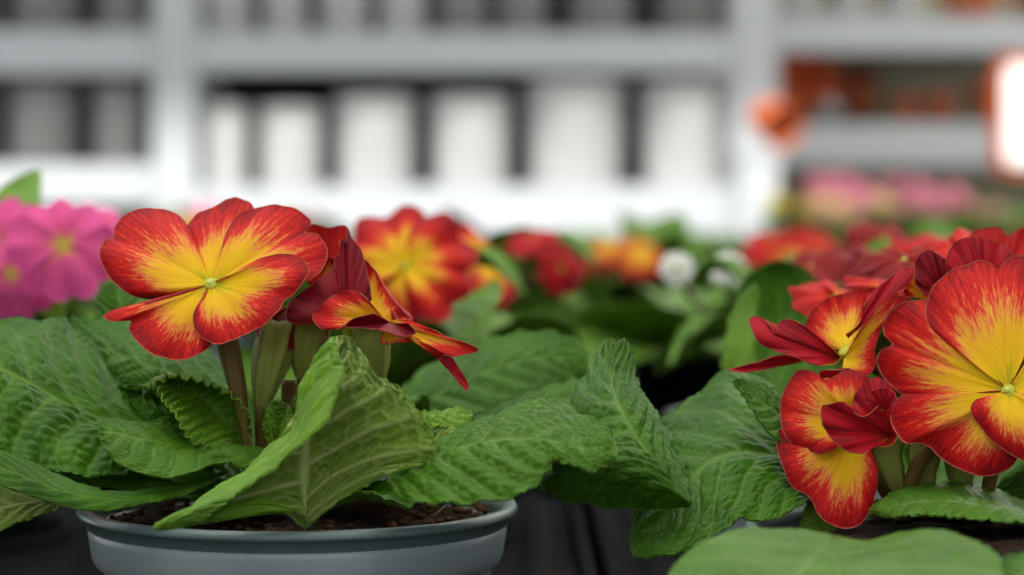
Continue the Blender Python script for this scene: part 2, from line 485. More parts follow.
def build_petal(name, base, outline, D0=60.0, slope=(0, 0), belly=0.0, curl=0.0, wave=0.12, wfreq=5, mat='petal', under='petal_u',
                face='top', parent=None, na=72, nb=30, off=None, dz=None, seed=None, bend=(0, 0), fold=0.0, px=True, nd=None, thick=0.00022, label=None):
    seed = RND.random() * 40 if seed is None else seed
    o2 = np.asarray(outline, float)
    base = np.asarray(base, float)
    if px:
        c0 = base[:2]
        kk = 0.025
        dep = lambda xy: D0 + slope[0] * (xy[..., 0] - c0[0]) * kk + slope[1] * (c0[1] - xy[..., 1]) * kk
        if o2.shape[1] == 2:
            d = dep(o2) + (np.asarray(dz, float) if dz is not None else 0)
            o2 = np.concatenate([o2, d[:, None]], 1)
        b3 = np.array([base[0], base[1], base[2] if len(base) > 2 else D0])
    else:
        b3 = base
    a = np.linspace(0, 1, na)
    out = hermite(arc(o2[:, :2] if px else o2), o2, a)
    b = np.linspace(0, 1, nb) ** 0.85
    b[0] = 0.015
    AA, BB = np.meshgrid(a, b, indexing='ij')
    G = b3 + (out[:, None] - b3) * b[None, :, None]
    if px:
        G[..., 0] += bend[0] * np.sin(np.pi * BB); G[..., 1] += bend[1] * np.sin(np.pi * BB)
        nd = np.array([0, 0, -1.0])
        G[..., :2] += (out[:, None, :2] - b3[:2]) * ((0.012 * vnoise(AA*26, AA*0, seed)) * BB ** 8)[..., None]
    nd = np.asarray(nd, float)
    disp = (belly * np.sin(np.pi * BB) + curl * BB ** 2.5 - fold * np.abs(2*AA - 1) ** 2 * BB
            + wave * np.sin(AA * wfreq * 2 * np.pi + seed) * BB ** 2 + wave * 0.5 * vnoise(AA*9, BB*2.2, seed) * BB
            + wave * 0.16 * vnoise(AA*34, BB*1.5, seed+3) * BB ** 0.7)
    groove = -np.exp(-((AA - 0.5) / 0.035) ** 2) * np.sin(np.pi * np.clip(BB, 0, 1)) * (wave * 0.5)
    ln = np.linalg.norm((out - b3)[:, :2] if px else (out - b3), axis=1); ln = ln / ln.max()
    G = G + nd * ((disp + groove) * np.clip((ln - 0.1) * 1.6, 0, 1)[:, None])[..., None]
    if px: G = px3(G)
    n0 = grid_normals(G)
    i, j = na // 2, nb // 2
    nav = n0[na//4:3*na//4, nb//3:].mean(axis=(0, 1))
    to = (np.array([0, 0, CAMZ]) - G[i, j]) if px else nd
    facing = np.dot(nav, to) > 0
    flip = not facing if face == 'top' else facing
    ln = np.linalg.norm((out - b3)[:, :2] if px else (out - b3), axis=1); ln = ln / ln.max()
    fd = np.clip((ln - 0.10) / 0.28, 0, 1); fd = fd * fd * (3 - 2 * fd)
    attr = np.stack([AA, BB * (0.25 + 0.75 * fd)[:, None], np.full_like(AA, seed)], -1)
    if off is not None: G = G - np.array(off)
    me = sheet_mesh(name, G, thick, attr, flip, 'petal')
    o = new_obj(name, me, [M[mat], M[under]], parent)
    if label: o['label'] = label
    return o

def heart_outline(L, half, n=19, notch=0.1):
    """petal outline (x across, y along) of length L, widest past the middle, notched tip"""
    pts = []
    for i in range(n):
        t = -1 + 2 * i / (n - 1)
        ang = t * half
        r = L * (0.45 + 0.55 * (1 - abs(t) ** 4.0)) * (1 - notch * math.exp(-(t / 0.16) ** 2)) * (1 + 0.04 * math.exp(-((abs(t) - 0.42) / 0.2) ** 2))
        pts.append((math.sin(ang) * r, math.cos(ang) * r))
    return pts

def frame_from(nrm, roll):
    n = Vector(nrm).normalized()
    ref = Vector((0, 0, 1)) if abs(n.z) < 0.95 else Vector((0, 1, 0))
    x = ref.cross(n).normalized(); y = n.cross(x)
    c, s = math.cos(roll), math.sin(roll)
    return n, x * c + y * s, y * c - x * s

def flower_core(name, c, n, off, parent, r=0.0016, tube_len=0.018, calyx=True, stem_to=None, eye=True):
    """tube below the eye (the flower mesh itself), with the eye and the calyx as its children"""
    c = Vector(c); n = Vector(n).normalized(); o = Vector(off)
    bm = bmesh.new()
    tube(bm, [c + n*0.0007 - o, c + n*0.0002 - o, c - n*0.0012 - o, c - n*tube_len*0.5 - o, c - n*tube_len - o], [r*0.9, r*1.25, r*1.0, r*0.9, r*0.8], seg=18)
    fl = bm_obj(name, bm, M['throat'], parent)
    if eye:
        bm = bmesh.new()
        lathe(bm, [(0, 0.0010), (0.0005, 0.0009), (0.0008, 0.0005), (0.0009, 0.0001), (0.0008, -0.0004)], 18)
        q = n.to_track_quat('Z', 'Y')
        for v in bm.verts: v.co = q @ v.co + c - o + n*0.0004
        bm_obj('flower_eye', bm, M['eye'], fl)
    if calyx:
        bm = bmesh.new()
        a = c - n*tube_len*0.38 - o; bq = c - n*tube_len*1.25 - o
        tube(bm, [a, a.lerp(bq, 0.3), a.lerp(bq, 0.75), bq], [0.0040, 0.0038, 0.0030, 0.0013], seg=30, ribs=5, rib=0.14)
        bm_obj('calyx', bm, M['calyx'], fl)
    return fl

def generic_flower(parent, c, nrm, R, roll, mat, under, off=(0, 0, 0), split=True, hi=False, droop=0.15, notch=0.12):
    """five notched petals round an eye; off = world position of the plant's origin"""
    n, x, y = frame_from(nrm, roll)
    c = Vector(c)
    fl = flower_core('flower', c, n, off, parent, tube_len=0.016, eye=hi)
    na, nb = (40, 16) if hi else (18, 7)
    out = heart_outline(1.0, math.radians(50), notch=notch, n=19 if hi else 13)
    for k in range(5):
        th = 2*math.pi*k/5 + RND.uniform(-.08, .08)
        ct, st = math.cos(th), math.sin(th)
        L = R * RND.uniform(0.92, 1.05)
        dr = RND.uniform(-0.1, 0.12) + droop
        pts = []
        for (u, v_) in out:
            u2, v2 = u*ct - v_*st, u*st + v_*ct
            rr = u*u + v_*v_
            p = c + x*u2*L + y*v2*L - n*(dr*rr*L) + n*(0.0007*(k % 2)) + n * 0.05*L*u*(1 if k % 2 else -1)
            pts.append(tuple(p))
        build_petal('petal', tuple(c + n*0.0003*k), pts, px=False, nd=tuple(n), belly=0.10*R, curl=0, wave=0.06*R, wfreq=2.5,
                    mat=mat, under=under, parent=fl, na=na, nb=nb, off=off)
    return fl

POTH = 0.085
def make_pot(parent, r=0.0564, h=POTH, z0=0.0, seg=96):
    bm = bmesh.new()
    H_ = z0 + h
    lathe(bm, [(0, z0), (r*0.72, z0), (r*0.735, z0+0.003), (r*0.875, H_-0.0175), (r*0.885, H_-0.0160), (r*0.915, H_-0.0148), (r*0.932, H_-0.0130), (r*0.948, H_-0.0075), (r*0.950, H_-0.0062), (r*0.944, H_-0.0055),
               (r*0.925, H_-0.0050), (r*0.915, H_-0.0050), (r*0.87, H_-0.018), (r*0.70, z0+0.004), (0, z0+0.004)], seg)
    pot = bm_obj('pot', bm, M['pot'], parent)
    bm = bmesh.new()
    lathe(bm, [(r*0.942, H_-0.0056), (r*0.958, H_-0.0050), (r*0.962, H_-0.0028), (r*0.985, H_-0.0026), (r*0.998, H_-0.0022), (r, H_-0.0015), (r*0.990, H_-0.0002),
               (r*0.975, H_), (r*0.945, H_-0.0003), (r*0.93, H_-0.0016), (r*0.92, H_-0.0052), (r*0.942, H_-0.0056)], seg)
    rim = bm_obj('pot_rim', bm, M['pot_rim'], pot)  # groove under the lip shares this dark tone, partly standing for its shade
    return pot

def make_soil(parent, r=0.0505, z=0.080, n=40, mound=0.002, seed=1):
    bm = bmesh.new()
    lathe(bm, [(0, z+mound)] + [(r*k/14, z + mound*(1-(k/14)**2)) for k in range(1, 15)] + [(r, z-0.006), (0, z-0.006)], n)
    for v in bm.verts:
        if v.co.z > z - 0.001:
            v.co.z += 0.0009 * float(vnoise(v.co.x*420, v.co.y*420, seed)) + 0.0006*float(vnoise(v.co.x*900, v.co.y*900, seed+3))
    return bm_obj('soil', bm, M['soil'], parent)

def plant_root(x, y, label, group=None, name='potted_primrose', cat='potted plant'):
    return thing(name, label, cat, (x, y, 0.75), group)

def gen_leaf(parent, az, L, W, arch, lift, base=(0, 0, 0.083), mat='leaf_far', nt=26, nv=15, relief=0.0012, tipdrop=0.0, twist=0.0):
    """a rosette leaf in the plant's own coordinates; az direction, arch/lift in metres"""
    d = np.array([math.cos(az), math.sin(az), 0.0]); q = np.array([-math.sin(az), math.cos(az), 0.0])
    b = np.array(base)
    rails = []
    for side in (-1, 0, 1):
        r = []
        for t in np.linspace(0, 1, 8):
            c = b + d * (0.006 + L * t) + np.array([0, 0, lift * math.sin(math.pi * min(1, t*0.62)) + arch * math.sin(math.pi*t) - tipdrop*t*t])
            wd = W * (0.10 + 0.90 * math.sin(math.pi * t ** 0.85 * 0.93) ** 0.8) * (1 if t < 0.97 else 0.45)
            if t >= 0.999: wd = W*0.12
            r.append(c + q*side*wd*0.5 + np.array([0, 0, abs(side)*wd*0.16 + twist*side*wd*0.5]))
        rails.append(r)
    return build_leaf('leaf', rails, px=False, parent=parent, mat=mat, nt=nt, nv=nv, relief=relief, face='top', ribs=7, cells=4,
                      cren=0.04, teeth=20, thick=0.0005, wav=0.003, facept=(0.5, 0.5))

# ------------------------------------------------------------------ the place: floor, back wall, roof, unseen light blockers, bench
def sbox(name, lo, hi, mat, bevel=0.0):
    bm = bmesh.new(); box(bm, lo, hi, bevel)
    return tag(bm_obj(name, bm, mat, smooth=False), kind='structure')

sbox('floor', (-5, -3.0, -0.05), (5, 7.5, 0), M['floor'])
sbox('wall_back', (-5, 6.2, 0), (5, 6.3, 3.2), M['wall'])
# unseen roofs set for the light: milky over benches, open strip, then over racks
sbox('ceiling_benches', (-1.9, -1.3, 2.60), (1.5, 1.45, 2.612), M['roof'])
sbox('blocker_ceiling_left', (-3.1, -3.0, 2.60), (-1.9, 1.45, 2.64), M['blocker_grey'])  # opaque and unseen, added to narrow the overhead light
sbox('blocker_ceiling_side', (1.5, -3.0, 2.60), (3.1, 1.45, 2.64), M['blocker_grey'])  # added likewise, keeps roof light from spreading sideways
sbox('blocker_ceiling_rear', (-1.9, -3.0, 2.60), (1.5, -1.3, 2.64), M['blocker_grey'])  # unseen panel added to cut overhead light behind the camera
sbox('blocker_wall_rear', (-3.1, -3.1, 0), (3.1, -3.0, 0.95), M['blocker_grey'])  # added out of view, kept low so some fill light passes over it
sbox('blocker_wall_left', (-3.1, -3.0, 0), (-3.0, 1.45, 2.6), M['blocker_grey'])  # unseen wall added to block level sky light from the left
sbox('blocker_wall_right', (3.0, -3.0, 0), (3.1, 1.45, 2.6), M['blocker_grey'])  # added twin, blocks level sky light from the right
sbox('diffuser_right', (0.08, 1.47, 2.60), (5, 2.55, 2.612), M['roof'])  # unseen sheet added to soften direct sun on the raised display
sbox('ceiling_racks', (-5, 3.235, 2.60), (0.55, 6.3, 2.66), M['wall_khaki'])
sbox('diffuser_racks_right', (0.55, 3.225, 2.60), (5, 6.3, 2.612), M['roof'])  # unseen panel made milky to let light onto the right rack

def rootbox(name, boxes, mat, parent=None, bevel=0.0, org=(0, 0, 0)):
    bm = bmesh.new()
    for lo, hi in boxes:
        box(bm, tuple(lo[i]-org[i] for i in range(3)), tuple(hi[i]-org[i] for i in range(3)), bevel)
    return bm_obj(name, bm, mat, parent, smooth=False)

def bench(name, x0, x1, y0, y1, z, label):
    org = ((x0+x1)/2, (y0+y1)/2, 0)
    t = thing(name, label, 'bench', org)
    rootbox('bench_top', [((x0, y0, z-0.02), (x1, y1, z))], M['bench'], t, 0.003, org)
    for sx in (x0+0.05, x1-0.05):
        for sy in (y0+0.05, y1-0.05):
            rootbox('leg', [((sx-0.02, sy-0.02, 0), (sx+0.02, sy+0.02, z-0.02))], M['bench'], t, 0, org)
    rootbox('apron', [((x0+.07, y0+.04, z-0.07), (x1-.07, y0+.06, z-0.02)), ((x0+.07, y1-.06, z-0.07), (x1-.07, y1-.04, z-0.02))], M['bench'], t, 0, org)
    return t
bench('plant_bench', -0.95, 0.95, 0.30, 3.25, 0.75, 'dark grey metal bench carrying the black trays of primroses')

# ------------------------------------------------------------------ plant grid
PX, PY = 0.167, 0.27
GX = [-0.0549 + PX*k for k in range(-5, 6)]
ROWS = [0.62 + PY*k for k in range(10)]        # 0.62 ... 3.05
def row_y(D): return D*cp
def make_tray(x0, x1, y0, y1, z, holes, label):
    org = ((x0+x1)/2, (y0+y1)/2, 0.75)
    t = thing('plant_tray', label, 'plant tray', org, 'black trays on the bench')
    st = 0.004
    xs = np.linspace(x0, x1, int((x1-x0)/st)+1); ys = np.linspace(y0, y1, int((y1-y0)/st)+1)
    X, Y = np.meshgrid(xs, ys, indexing='ij')
    Z = np.full_like(X, z)
    # stiffening ribs between the holes
    Z += 0.0025 * (np.abs(((X - x0) / 0.0417) % 1 - 0.5) < 0.12)
    idx = np.arange(X.size).reshape(X.shape)
    cx = 0.25*(X[:-1, :-1]+X[1:, :-1]+X[:-1, 1:]+X[1:, 1:]); cy = 0.25*(Y[:-1, :-1]+Y[1:, :-1]+Y[:-1, 1:]+Y[1:, 1:])
    keep = np.ones(cx.shape, bool)
    for hx, hy in holes: keep &= (cx-hx)**2 + (cy-hy)**2 > 0.0545**2
    q = np.stack([idx[:-1, :-1][keep], idx[1:, :-1][keep], idx[1:, 1:][keep], idx[:-1, 1:][keep]], 1)
    V = np.stack([X.ravel()-org[0], Y.ravel()-org[1], Z.ravel()-org[2]], 1)
    used = np.unique(q); remap = -np.ones(X.size, int); remap[used] = np.arange(len(used))
    me = bpy.data.meshes.new('tray_deck'); me.from_pydata(V[used].tolist(), [], remap[q].tolist()); me.update()
    new_obj('tray_deck', me, [M['tray']], t)
    for hx, hy in holes:
        bm = bmesh.new()
        lathe(bm, [(0.0575, z-0.751), (0.0575, z-0.747), (0.056, z-0.7455), (0.0545, z-0.747), (0.0535, z-0.765), (0.0528, z-0.765), (0.0535, z-0.751)], 40, (hx-org[0], hy-org[1], 0))
        bm_obj('pot_holder', bm, M['tray'], t, recalc=False)
    w_ = 0.004
    rootbox('tray_wall', [((x0, y0, 0.7502), (x1, y0+w_, z+0.008)), ((x0, y1-w_, 0.7502), (x1, y1, z+0.008)),
                          ((x0, y0+w_, 0.7502), (x0+w_, y1-w_, z+0.008)), ((x1-w_, y0+w_, 0.7502), (x1, y1-w_, z+0.008))], M['tray'], t, 0.001, org)
TRAYZ = 0.788
tray_names = {}
for j in range(0, 10, 2):
    for i0 in (0, 2, 4, 6, 8):
        cols = GX[i0:i0+2]; rows = ROWS[j:j+2]
        if abs(cols[0]+PX/2) - 0.2 > 0.24*rows[-1]: continue
        holes = [(x, 0.578 if (x == GX[6] and y == ROWS[0]) else y) for x in cols for y in rows]
        side = {0: 'far left', 2: 'left', 4: 'in the middle', 6: 'right of the middle', 8: 'far right'}[i0]
        far = ['nearest the camera', 'in the second row of trays', 'in the third row of trays', 'in the fourth row of trays', 'farthest from the camera'][j//2]
        make_tray(cols[0]-PX/2+0.002, cols[-1]+PX/2-0.002, rows[0]-PY/2+0.002, rows[-1]+PY/2-0.002, TRAYZ, holes,
                  f'black tray with round pot holes, {side}, {far}')

# ================================================================== PLANT A, the left foreground primrose
AX, AY = GX[5], 0.62
A = plant_root(AX, AY, 'sharp red and yellow primrose in the blue-grey pot at the left')
offA = (AX, AY, 0.75)
make_pot(A); make_soil(A)
# peat crumbs and bits lying on the soil
bm = bmesh.new()
for k in range(420):
    r = 0.051*math.sqrt(RND.random()); th = RND.random()*6.283
    s_ = RND.uniform(0.0004, 0.0013)
    q = bmesh.ops.create_icosphere(bm, subdivisions=1, radius=s_)
    for v in q['verts']:
        v.co = Vector((v.co.x*RND.uniform(.7, 1.5), v.co.y*RND.uniform(.7, 1.3), v.co.z*RND.uniform(.5, 1)))+Vector((r*math.cos(th), r*math.sin(th), 0.0818))
tag(bm_obj('peat_crumbs', bm, M['crumb'], A), kind='stuff')
bm = bmesh.new()
tube(bm, [Vector(P(424, 521, 57.6))-Vector(offA), Vector(P(436, 514, 58))-Vector(offA), Vector(P(445, 506, 58.4))-Vector(offA)], [0.0003]*3, 6)
bm_obj('dry_stalk', bm, M['stem'], A)

def LA(rails, **kw): return build_leaf('leaf', rails, parent=A, off=offA, **kw)
LA([[(165,437,61),(138,412,61.5),(120,392,62),(103,362,62.5),(82,337,63),(60,321,63.2),(30,321,63),(0,322,62.5),(-40,340,61.5),(-60,375,60.5)],
    [(165,437,61),(118,421,60.3),(82,409,60),(50,392,59.8),(22,377,59.6),(0,367,59.5),(-20,362,59.5),(-35,362,59.7),(-50,366,60),(-60,375,60.5)],
    [(165,437,60.8),(148,462,59),(125,472,58.5),(100,476,58.2),(75,474,58),(45,469,58),(20,459,57.8),(0,448,57.8),(-30,420,58.5),(-60,375,60.5)]],
   relief=0.0019, ribs=6, cells=5, slant=0.42, teeth=30, seed=3)
LA([[(245,392,64),(200,345,66),(160,325,66.5),(120,321,66.5),(85,319,66.5),(66,320,66.3),(56,328,66)],
    [(245,392,63.5),(190,378,63.6),(150,364,63.6),(110,350,64),(80,338,65),(66,332,65.7),(56,328,66)],
    [(245,392,63.5),(185,404,62.3),(145,396,62.3),(120,383,62.6),(92,362,63.4),(70,344,64.5),(56,328,66)]],
   relief=0.0020, ribs=9, cells=5, slant=0.25, seed=4, mat='leaf')
LA([[(160,380,66),(105,345,67),(98,312,67.5),(99,292,68),(112,280,68.5)],
    [(160,380,66),(132,335,66.8),(122,305,67.3),(118,292,67.8),(112,280,68.5)],
    [(160,380,66),(168,345,67),(158,310,68),(138,288,68.5),(112,280,68.5)]], relief=0.0014, seed=5, mat='leaf', nt=90, nv=60)
# curled young leaf with a ribbed face
LA([[(243,450,59.4),(208,450,58.6),(188,437,58.3),(176,414,58.4),(164,400,58.9),(152,388,59.6),(143,397,60)],
    [(243,450,60.6),(230,428,60.9),(212,406,61.1),(195,392,61.1),(177,383,61),(158,380,60.4),(143,397,60)],
    [(243,450,60.2),(252,432,60.3),(243,408,60.1),(222,389,59.9),(200,380,59.8),(168,375,59.8),(143,396,60)]],
   relief=0.0018, ribs=15, cells=3, slant=0.12, seed=6, mat='leaf_b', cren=0.0, teeth=22)
LA([[(290,452,60.2),(255,447,60.5),(225,443,60.2),(195,441,60),(170,424,59.8),(145,422,59.5),(120,420,59),(104,421,58.6),(98,433,58)],
    [(290,452,59.8),(250,451,59.5),(225,449,58.9),(185,446,58.6),(158,441,58.2),(135,437,58),(118,433,57.9),(106,431,57.9),(98,433,58)],
    [(290,453,59.8),(262,463,59),(245,467,58.5),(226,463,58.4),(205,468,57.9),(175,478,57.3),(145,474,57.2),(115,461,57.3),(98,434,58)]],
   relief=0.0008, ribs=8, slant=0.3, seed=7, mat='leaf_g', teeth=26)
LA([[(225,470,59.5),(190,482,58.5),(150,488,58),(115,491,58),(90,488,57.8),(60,478,57.6),(30,462,57.4),(0,450,57.2),(-50,430,57)],
    [(225,471,59.2),(190,487,58),(152,496,57.4),(115,499,57.2),(85,496,57),(55,488,56.8),(25,476,56.8),(0,466,56.8),(-50,440,57)],
    [(225,472,59),(190,491,57.8),(160,499,57.2),(130,506,57),(105,510,56.8),(68,507,56.6),(32,495,56.5),(0,484,56.4),(-50,452,56.9)]],
   relief=0.0005, ribs=8, seed=8, mat='leaf', teeth=26)
LA([[(100,488,61.5),(60,484,61),(20,484,60.8),(-20,488,60.6),(-60,500,60.5)],
    [(100,490,61.2),(55,500,60.5),(20,506,60),(-15,513,59.8),(-60,520,59.8)],
    [(100,492,61),(60,508,60),(28,520,59.5),(-10,534,59.3),(-60,545,59.5)]], relief=0.0008, ribs=6, seed=9, face='under', nt=90, nv=60)
# small upright leaves in the heart of the rosette
LA([[(272,448,59.2),(265,432,59.2),(264,415,59.5),(267,404,59.9),(277,402,60.3)],
    [(279,448,59.7),(279,432,59.9),(279,416,60.1),(278,408,60.2),(277,402,60.3)],
    [(288,447,59.2),(293,432,59.3),(294,418,59.6),(291,407,59.9),(279,403,60.3)]], relief=0.0018, ribs=10, cells=2, slant=0.55, seed=10, mat='leaf_b', nt=90, nv=60, cren=0.03, teeth=12)
LA([[(297,430,59.4),(293,415,59.6),(293,403,59.8),(300,393,60.2)],
    [(303,430,59.9),(300,415,60),(299,403,60.1),(301,393,60.2)],
    [(310,430,59.6),(309,415,59.8),(307,403,60),(302,393,60.2)]], relief=0.0017, ribs=9, cells=2, slant=0.5, seed=11, mat='leaf_b', nt=60, nv=40)
# big folded leaf at the front, its pale back to the camera, left margin rolled over
LA([[(303,529,57.2),(262,499,56.0),(208,516,55.2),(228,503,54.9),(268,471,55.1),(318,428,55.5),(341,382,55.9),(339,355,56.6),(333,337,57.2)],
    [(303,529,57.3),(286,510,56.4),(160,530,55.0),(192,505,55.2),(240,477,55.9),(290,433,56.7),(304,382,57.2),(317,357,57.3),(330,337,57.3)],
    [(304,529,57.35),(303,503,57.4),(303,475,57.3),(304,450,57.2),(307,425,57.1),(315,398,57.1),(327,374,57.3),(335,354,57.4),(336,336,57.5)],
    [(305,529,57.3),(320,503,57.5),(345,471,57.4),(360,441,57.2),(364,413,57.1),(366,388,57.1),(356,368,57.3),(349,350,57.5),(343,335,57.5)],
    [(306,529,57.2),(337,503,57.3),(383,476,56.9),(430,461,56.5),(430,432,56.5),(406,396,56.8),(375,374,57.1),(360,350,57.4),(348,337,57.5)]],
   vs=[-1, -0.62, 0, 0.5, 1], relief=0.0011, ribs=6.5, cells=4, slant=0.30, face='under', facept=(0.5, 0.75), seed=12, nt=200, nv=150, teeth=34, cren=0.03, mat='leaf_b', wav=0.0002,
   label='leaf with its pale veined back turned to the camera')
# broad leaf on the right
LA([[(388,476,58.2),(425,450,58.6),(473,425,59),(499,416,59.2),(538,398,59.5),(560,402,59.2),(588,417,58.4),(608,432,57.4),(617,452,56.2)],
    [(388,478,57.7),(420,462,57),(450,449,56.9),(480,441,56.8),(510,437,56.7),(545,438,56.5),(575,444,56.3),(600,451,56.1),(617,456,56)],
    [(388,480,57.2),(405,500,55.8),(440,503,55.2),(478,503,55),(521,496,54.9),(545,478,55.2),(558,461,55.4),(590,471,55.2),(617,459,56)]],
   relief=0.0018, ribs=9, cells=5, slant=0.25, seed=13, teeth=44, mat='leaf_g', cren=0.025)
LA([[(415,425,59.8),(421,412,59.8),(432,411,59.6),(445,411,59.5),(456,407,59.5),(471,409,59.3)],
    [(415,427,59.6),(428,419,59.2),(440,418,59.1),(450,416,59.1),(462,413,59.2),(471,410,59.3)],
    [(415,429,59.4),(430,429,58.8),(442,426,58.8),(455,429,58.8),(469,424,59),(472,412,59.3)]], relief=0.0007, ribs=5, seed=14, mat='leaf_b', nt=70, nv=48, teeth=14)
LA([[(428,450,58.8),(438,432,58.8),(450,429,58.6),(462,433,58.6),(468,438,58.6)],
    [(428,452,58.6),(440,443,58.4),(450,438,58.3),(460,438,58.4),(468,439,58.6)],
    [(428,454,58.5),(445,452,58.2),(456,449,58.1),(464,444,58.3),(468,440,58.6)]], relief=0.0005, ribs=5, seed=15, face='under', nt=60, nv=40)
LA([[(235,445,62.5),(205,415,63),(175,392,63),(145,385,63),(122,395,62.6)],
    [(235,450,62),(205,432,61.6),(172,415,61.4),(145,402,61.6),(122,396,62.2)],
    [(235,460,61.8),(205,458,60.8),(170,447,60.6),(140,425,61),(122,398,62)]], relief=0.0016, ribs=9, seed=16, mat='leaf', nt=90, nv=70)
LA([[(262,480,61),(228,452,61.5),(170,458,61.5),(110,458,61),(50,470,60)],
    [(255,505,60.2),(220,488,60.4),(170,478,60.4),(110,474,60),(50,472,60)],
    [(255,512,60),(220,504,59.5),(170,498,59.2),(110,488,59.2),(50,474,60)]], relief=0.0009, ribs=9, seed=17, mat='leaf', nt=90, nv=60)  # filler leaf added to keep the gap under the front leaves dark
# low dark leaves filling the rosette behind
for az, L_, W_, ar, li, mt in ((2.2, .045, .035, .006, .012, 'leaf'), (1.2, .055, .04, .012, .01, 'leaf'), (0.5, .04, .035, .01, .004, 'leaf'), (3.5, .035, .03, .003, .004, 'leaf'),
                               (2.8, .05, .04, .01, .02, 'leaf'), (5.75, .028, .026, .002, .003, 'leaf'), (4.1, .024, .022, .001, .003, 'leaf')):
    gen_leaf(A, az, L_, W_, ar, li, mat=mt, nt=70, nv=46)

def flowerA(c3, nrm, calyx=True, eye=True, tl=0.018, parent=A, off=offA, name='flower'):
    return flower_core(name, c3, nrm, off, parent, tube_len=tl, calyx=calyx, eye=eye)

# --- main open flower
c = P(211, 284, 59.6)
nF = (-0.12, -0.74, 0.66)
f = flowerA(c, nF, tl=0.02, calyx=False)
ctr = (211, 284, 59.62)
def PA(base, outl, **kw): return build_petal('petal', base, outl, off=offA, **kw)
PA(ctr, [(200,270),(198,255),(196,243),(189,227),(180,216),(166,209),(150,207.5),(135,210),(122,217),(114,228),(113,239),(106,240),(100,252),(104,270),(118,287),(135,297),(152,299),(168,294),(186,291)],
   parent=f, slope=(0.12, 0.75), belly=0.25, curl=-0.30, wave=0.07, seed=2.2)
PA(ctr, [(198,264),(191,240),(188,225),(199,212),(214,207),(220,204),(227,199),(235,197.5),(243,200),(252,205),(256,214),(248,235),(228,262)],
   parent=f, slope=(0, 0.95), belly=0.1, curl=-0.1, wave=0.05, D0=59.95, seed=5.1)
PA(ctr, [(222,270),(223,243),(229,227),(238,215),(256,207.5),(274,204.6),(292,207),(302,213),(311,223),(305,231),(318,234),(327,245),(327,260),(318,274),(300,284),(250,284)],
   parent=f, slope=(0.1, 0.80), belly=0.25, curl=-0.15, wave=0.09, D0=59.6, seed=8.3)
PA(ctr, [(209,350),(194,331),(193,319),(195,309),(203,300)][::-1] + [(205,340),(217,344),(231,341),(246,334),(266,323),(277.5,311),(283,303),(297.6,290),(307,278),(309,268),(305,260.5),(296,255),(290,253.5),(272,255),(256,260),(240,272)]
   if False else [(204,300),(195,309),(193,319),(196,331),(205,340),(217,344),(231,341),(246,334),(266,323),(278,311),(285,301),(298,290),(307,278),(309,268),(305,260.5),(296,255),(288,253.5),(272,255),(256,260),(240,273)],
   parent=f, slope=(-0.05, 0.55), belly=0.30, curl=0.05, wave=0.07, D0=59.35, seed=11.9)
PA(ctr, [(184,288),(162,296),(148,304),(129,309),(112,310),(103.6,316),(110,321),(125,321),(131,321),(129,329),(135,339),(147,350),(160,357),(176,360),(192,357),(205,351),(214,340),(216,310)],
   parent=f, slope=(0.05, 0.55), belly=0.18, curl=0.0, wave=0.08, D0=59.65, seed=14.2)
# --- second flower, seen from its side, behind and right of the first
f = flowerA(P(350, 318, 60.5), (0.1, -0.35, 0.9), calyx=False, eye=False, tl=0.012)
base2 = (372, 322, 60.2)
PA((345,322,60.6), [(300,325),(286,318),(290,302),(305,290),(322,277),(334,265),(335,257),(340,252),(339,241),(342,238),(345,243),(348,228),(352,238),(360,250),(366,268),(372,300)], parent=f, face='under', under='petal_dark', D0=60.0, slope=(0, .4), belly=0.3, wave=0.12, seed=17.2)
PA(base2, [(358,305),(353,281),(358,268),(364,260),(373,268),(386,290),(398,305),(411,318)], parent=f, D0=60.6, slope=(.1, .5), belly=-0.3, mat='petal_y', wave=0.05, seed=18.1)
PA((400,325,60.5), [(372,300),(364,262),(372,267),(386,288),(398,304),(412,318),(411,323)], parent=f, D0=61.2, slope=(.1, .5), face='under', under='petal_u', wave=0.03, seed=19.2)
PA((385,321,60.0), [(369,302),(354,290),(339,292),(319,306),(313,315),(315,323),(325,330),(341,327),(350,320),(368,314)], parent=f, D0=59.2, slope=(0, .4), belly=0.2, curl=-0.1, wave=0.05, seed=20.4)
PA((392,322,59.8), [(374,313),(360,316),(350,320),(344,327),(362,328),(381,331),(403,337),(416,333),(409,323)], parent=f, face='under', under='petal_dark', D0=58.9, wave=0.04, belly=0.05, seed=21.3)
PA((385,322,59.9), [(405,319),(428,327),(446,336),(475,347),(478,350),(467,354),(452,357),(444,354),(440,360),(436,354),(434,346),(424,343),(401,342),(381,343),(384,332)], parent=f, D0=59.6, slope=(-.2, .3), belly=0.2, wave=0.12, mat='petal', seed=22.7)
PA((438,352,59.3), [(452,357),(462,372),(469,387),(467,391),(460,384),(446,368),(436,358)], parent=f, face='under', D0=59.2, wave=0.02, seed=23.1, nb=16)
# --- third flower, dark, between the two
f = flowerA(P(310, 300, 62.5), (0.2, -0.3, 0.9), calyx=False, eye=False, tl=0.012)
PA((325,300,62.5), [(300,275),(296,250),(302,232),(311,224),(329,228),(345,226),(352,240),(356,265),(345,290)], parent=f, face='top', mat='red', D0=62.6, wave=0.1, seed=25.3)
PA((320,300,62.3), [(322,275),(325,262),(332,258),(337,270),(333,285)], parent=f, mat='petal_y', D0=62.0, wave=0.02, seed=26.1, nb=14)
PA((300,300,61.8), [(262,318),(256,335),(270,345),(290,350),(310,346),(326,338),(325,310),(318,285)], parent=f, face='under', under='petal_dark', D0=61.2, slope=(0, .3), wave=0.1, belly=0.2, seed=27.8)

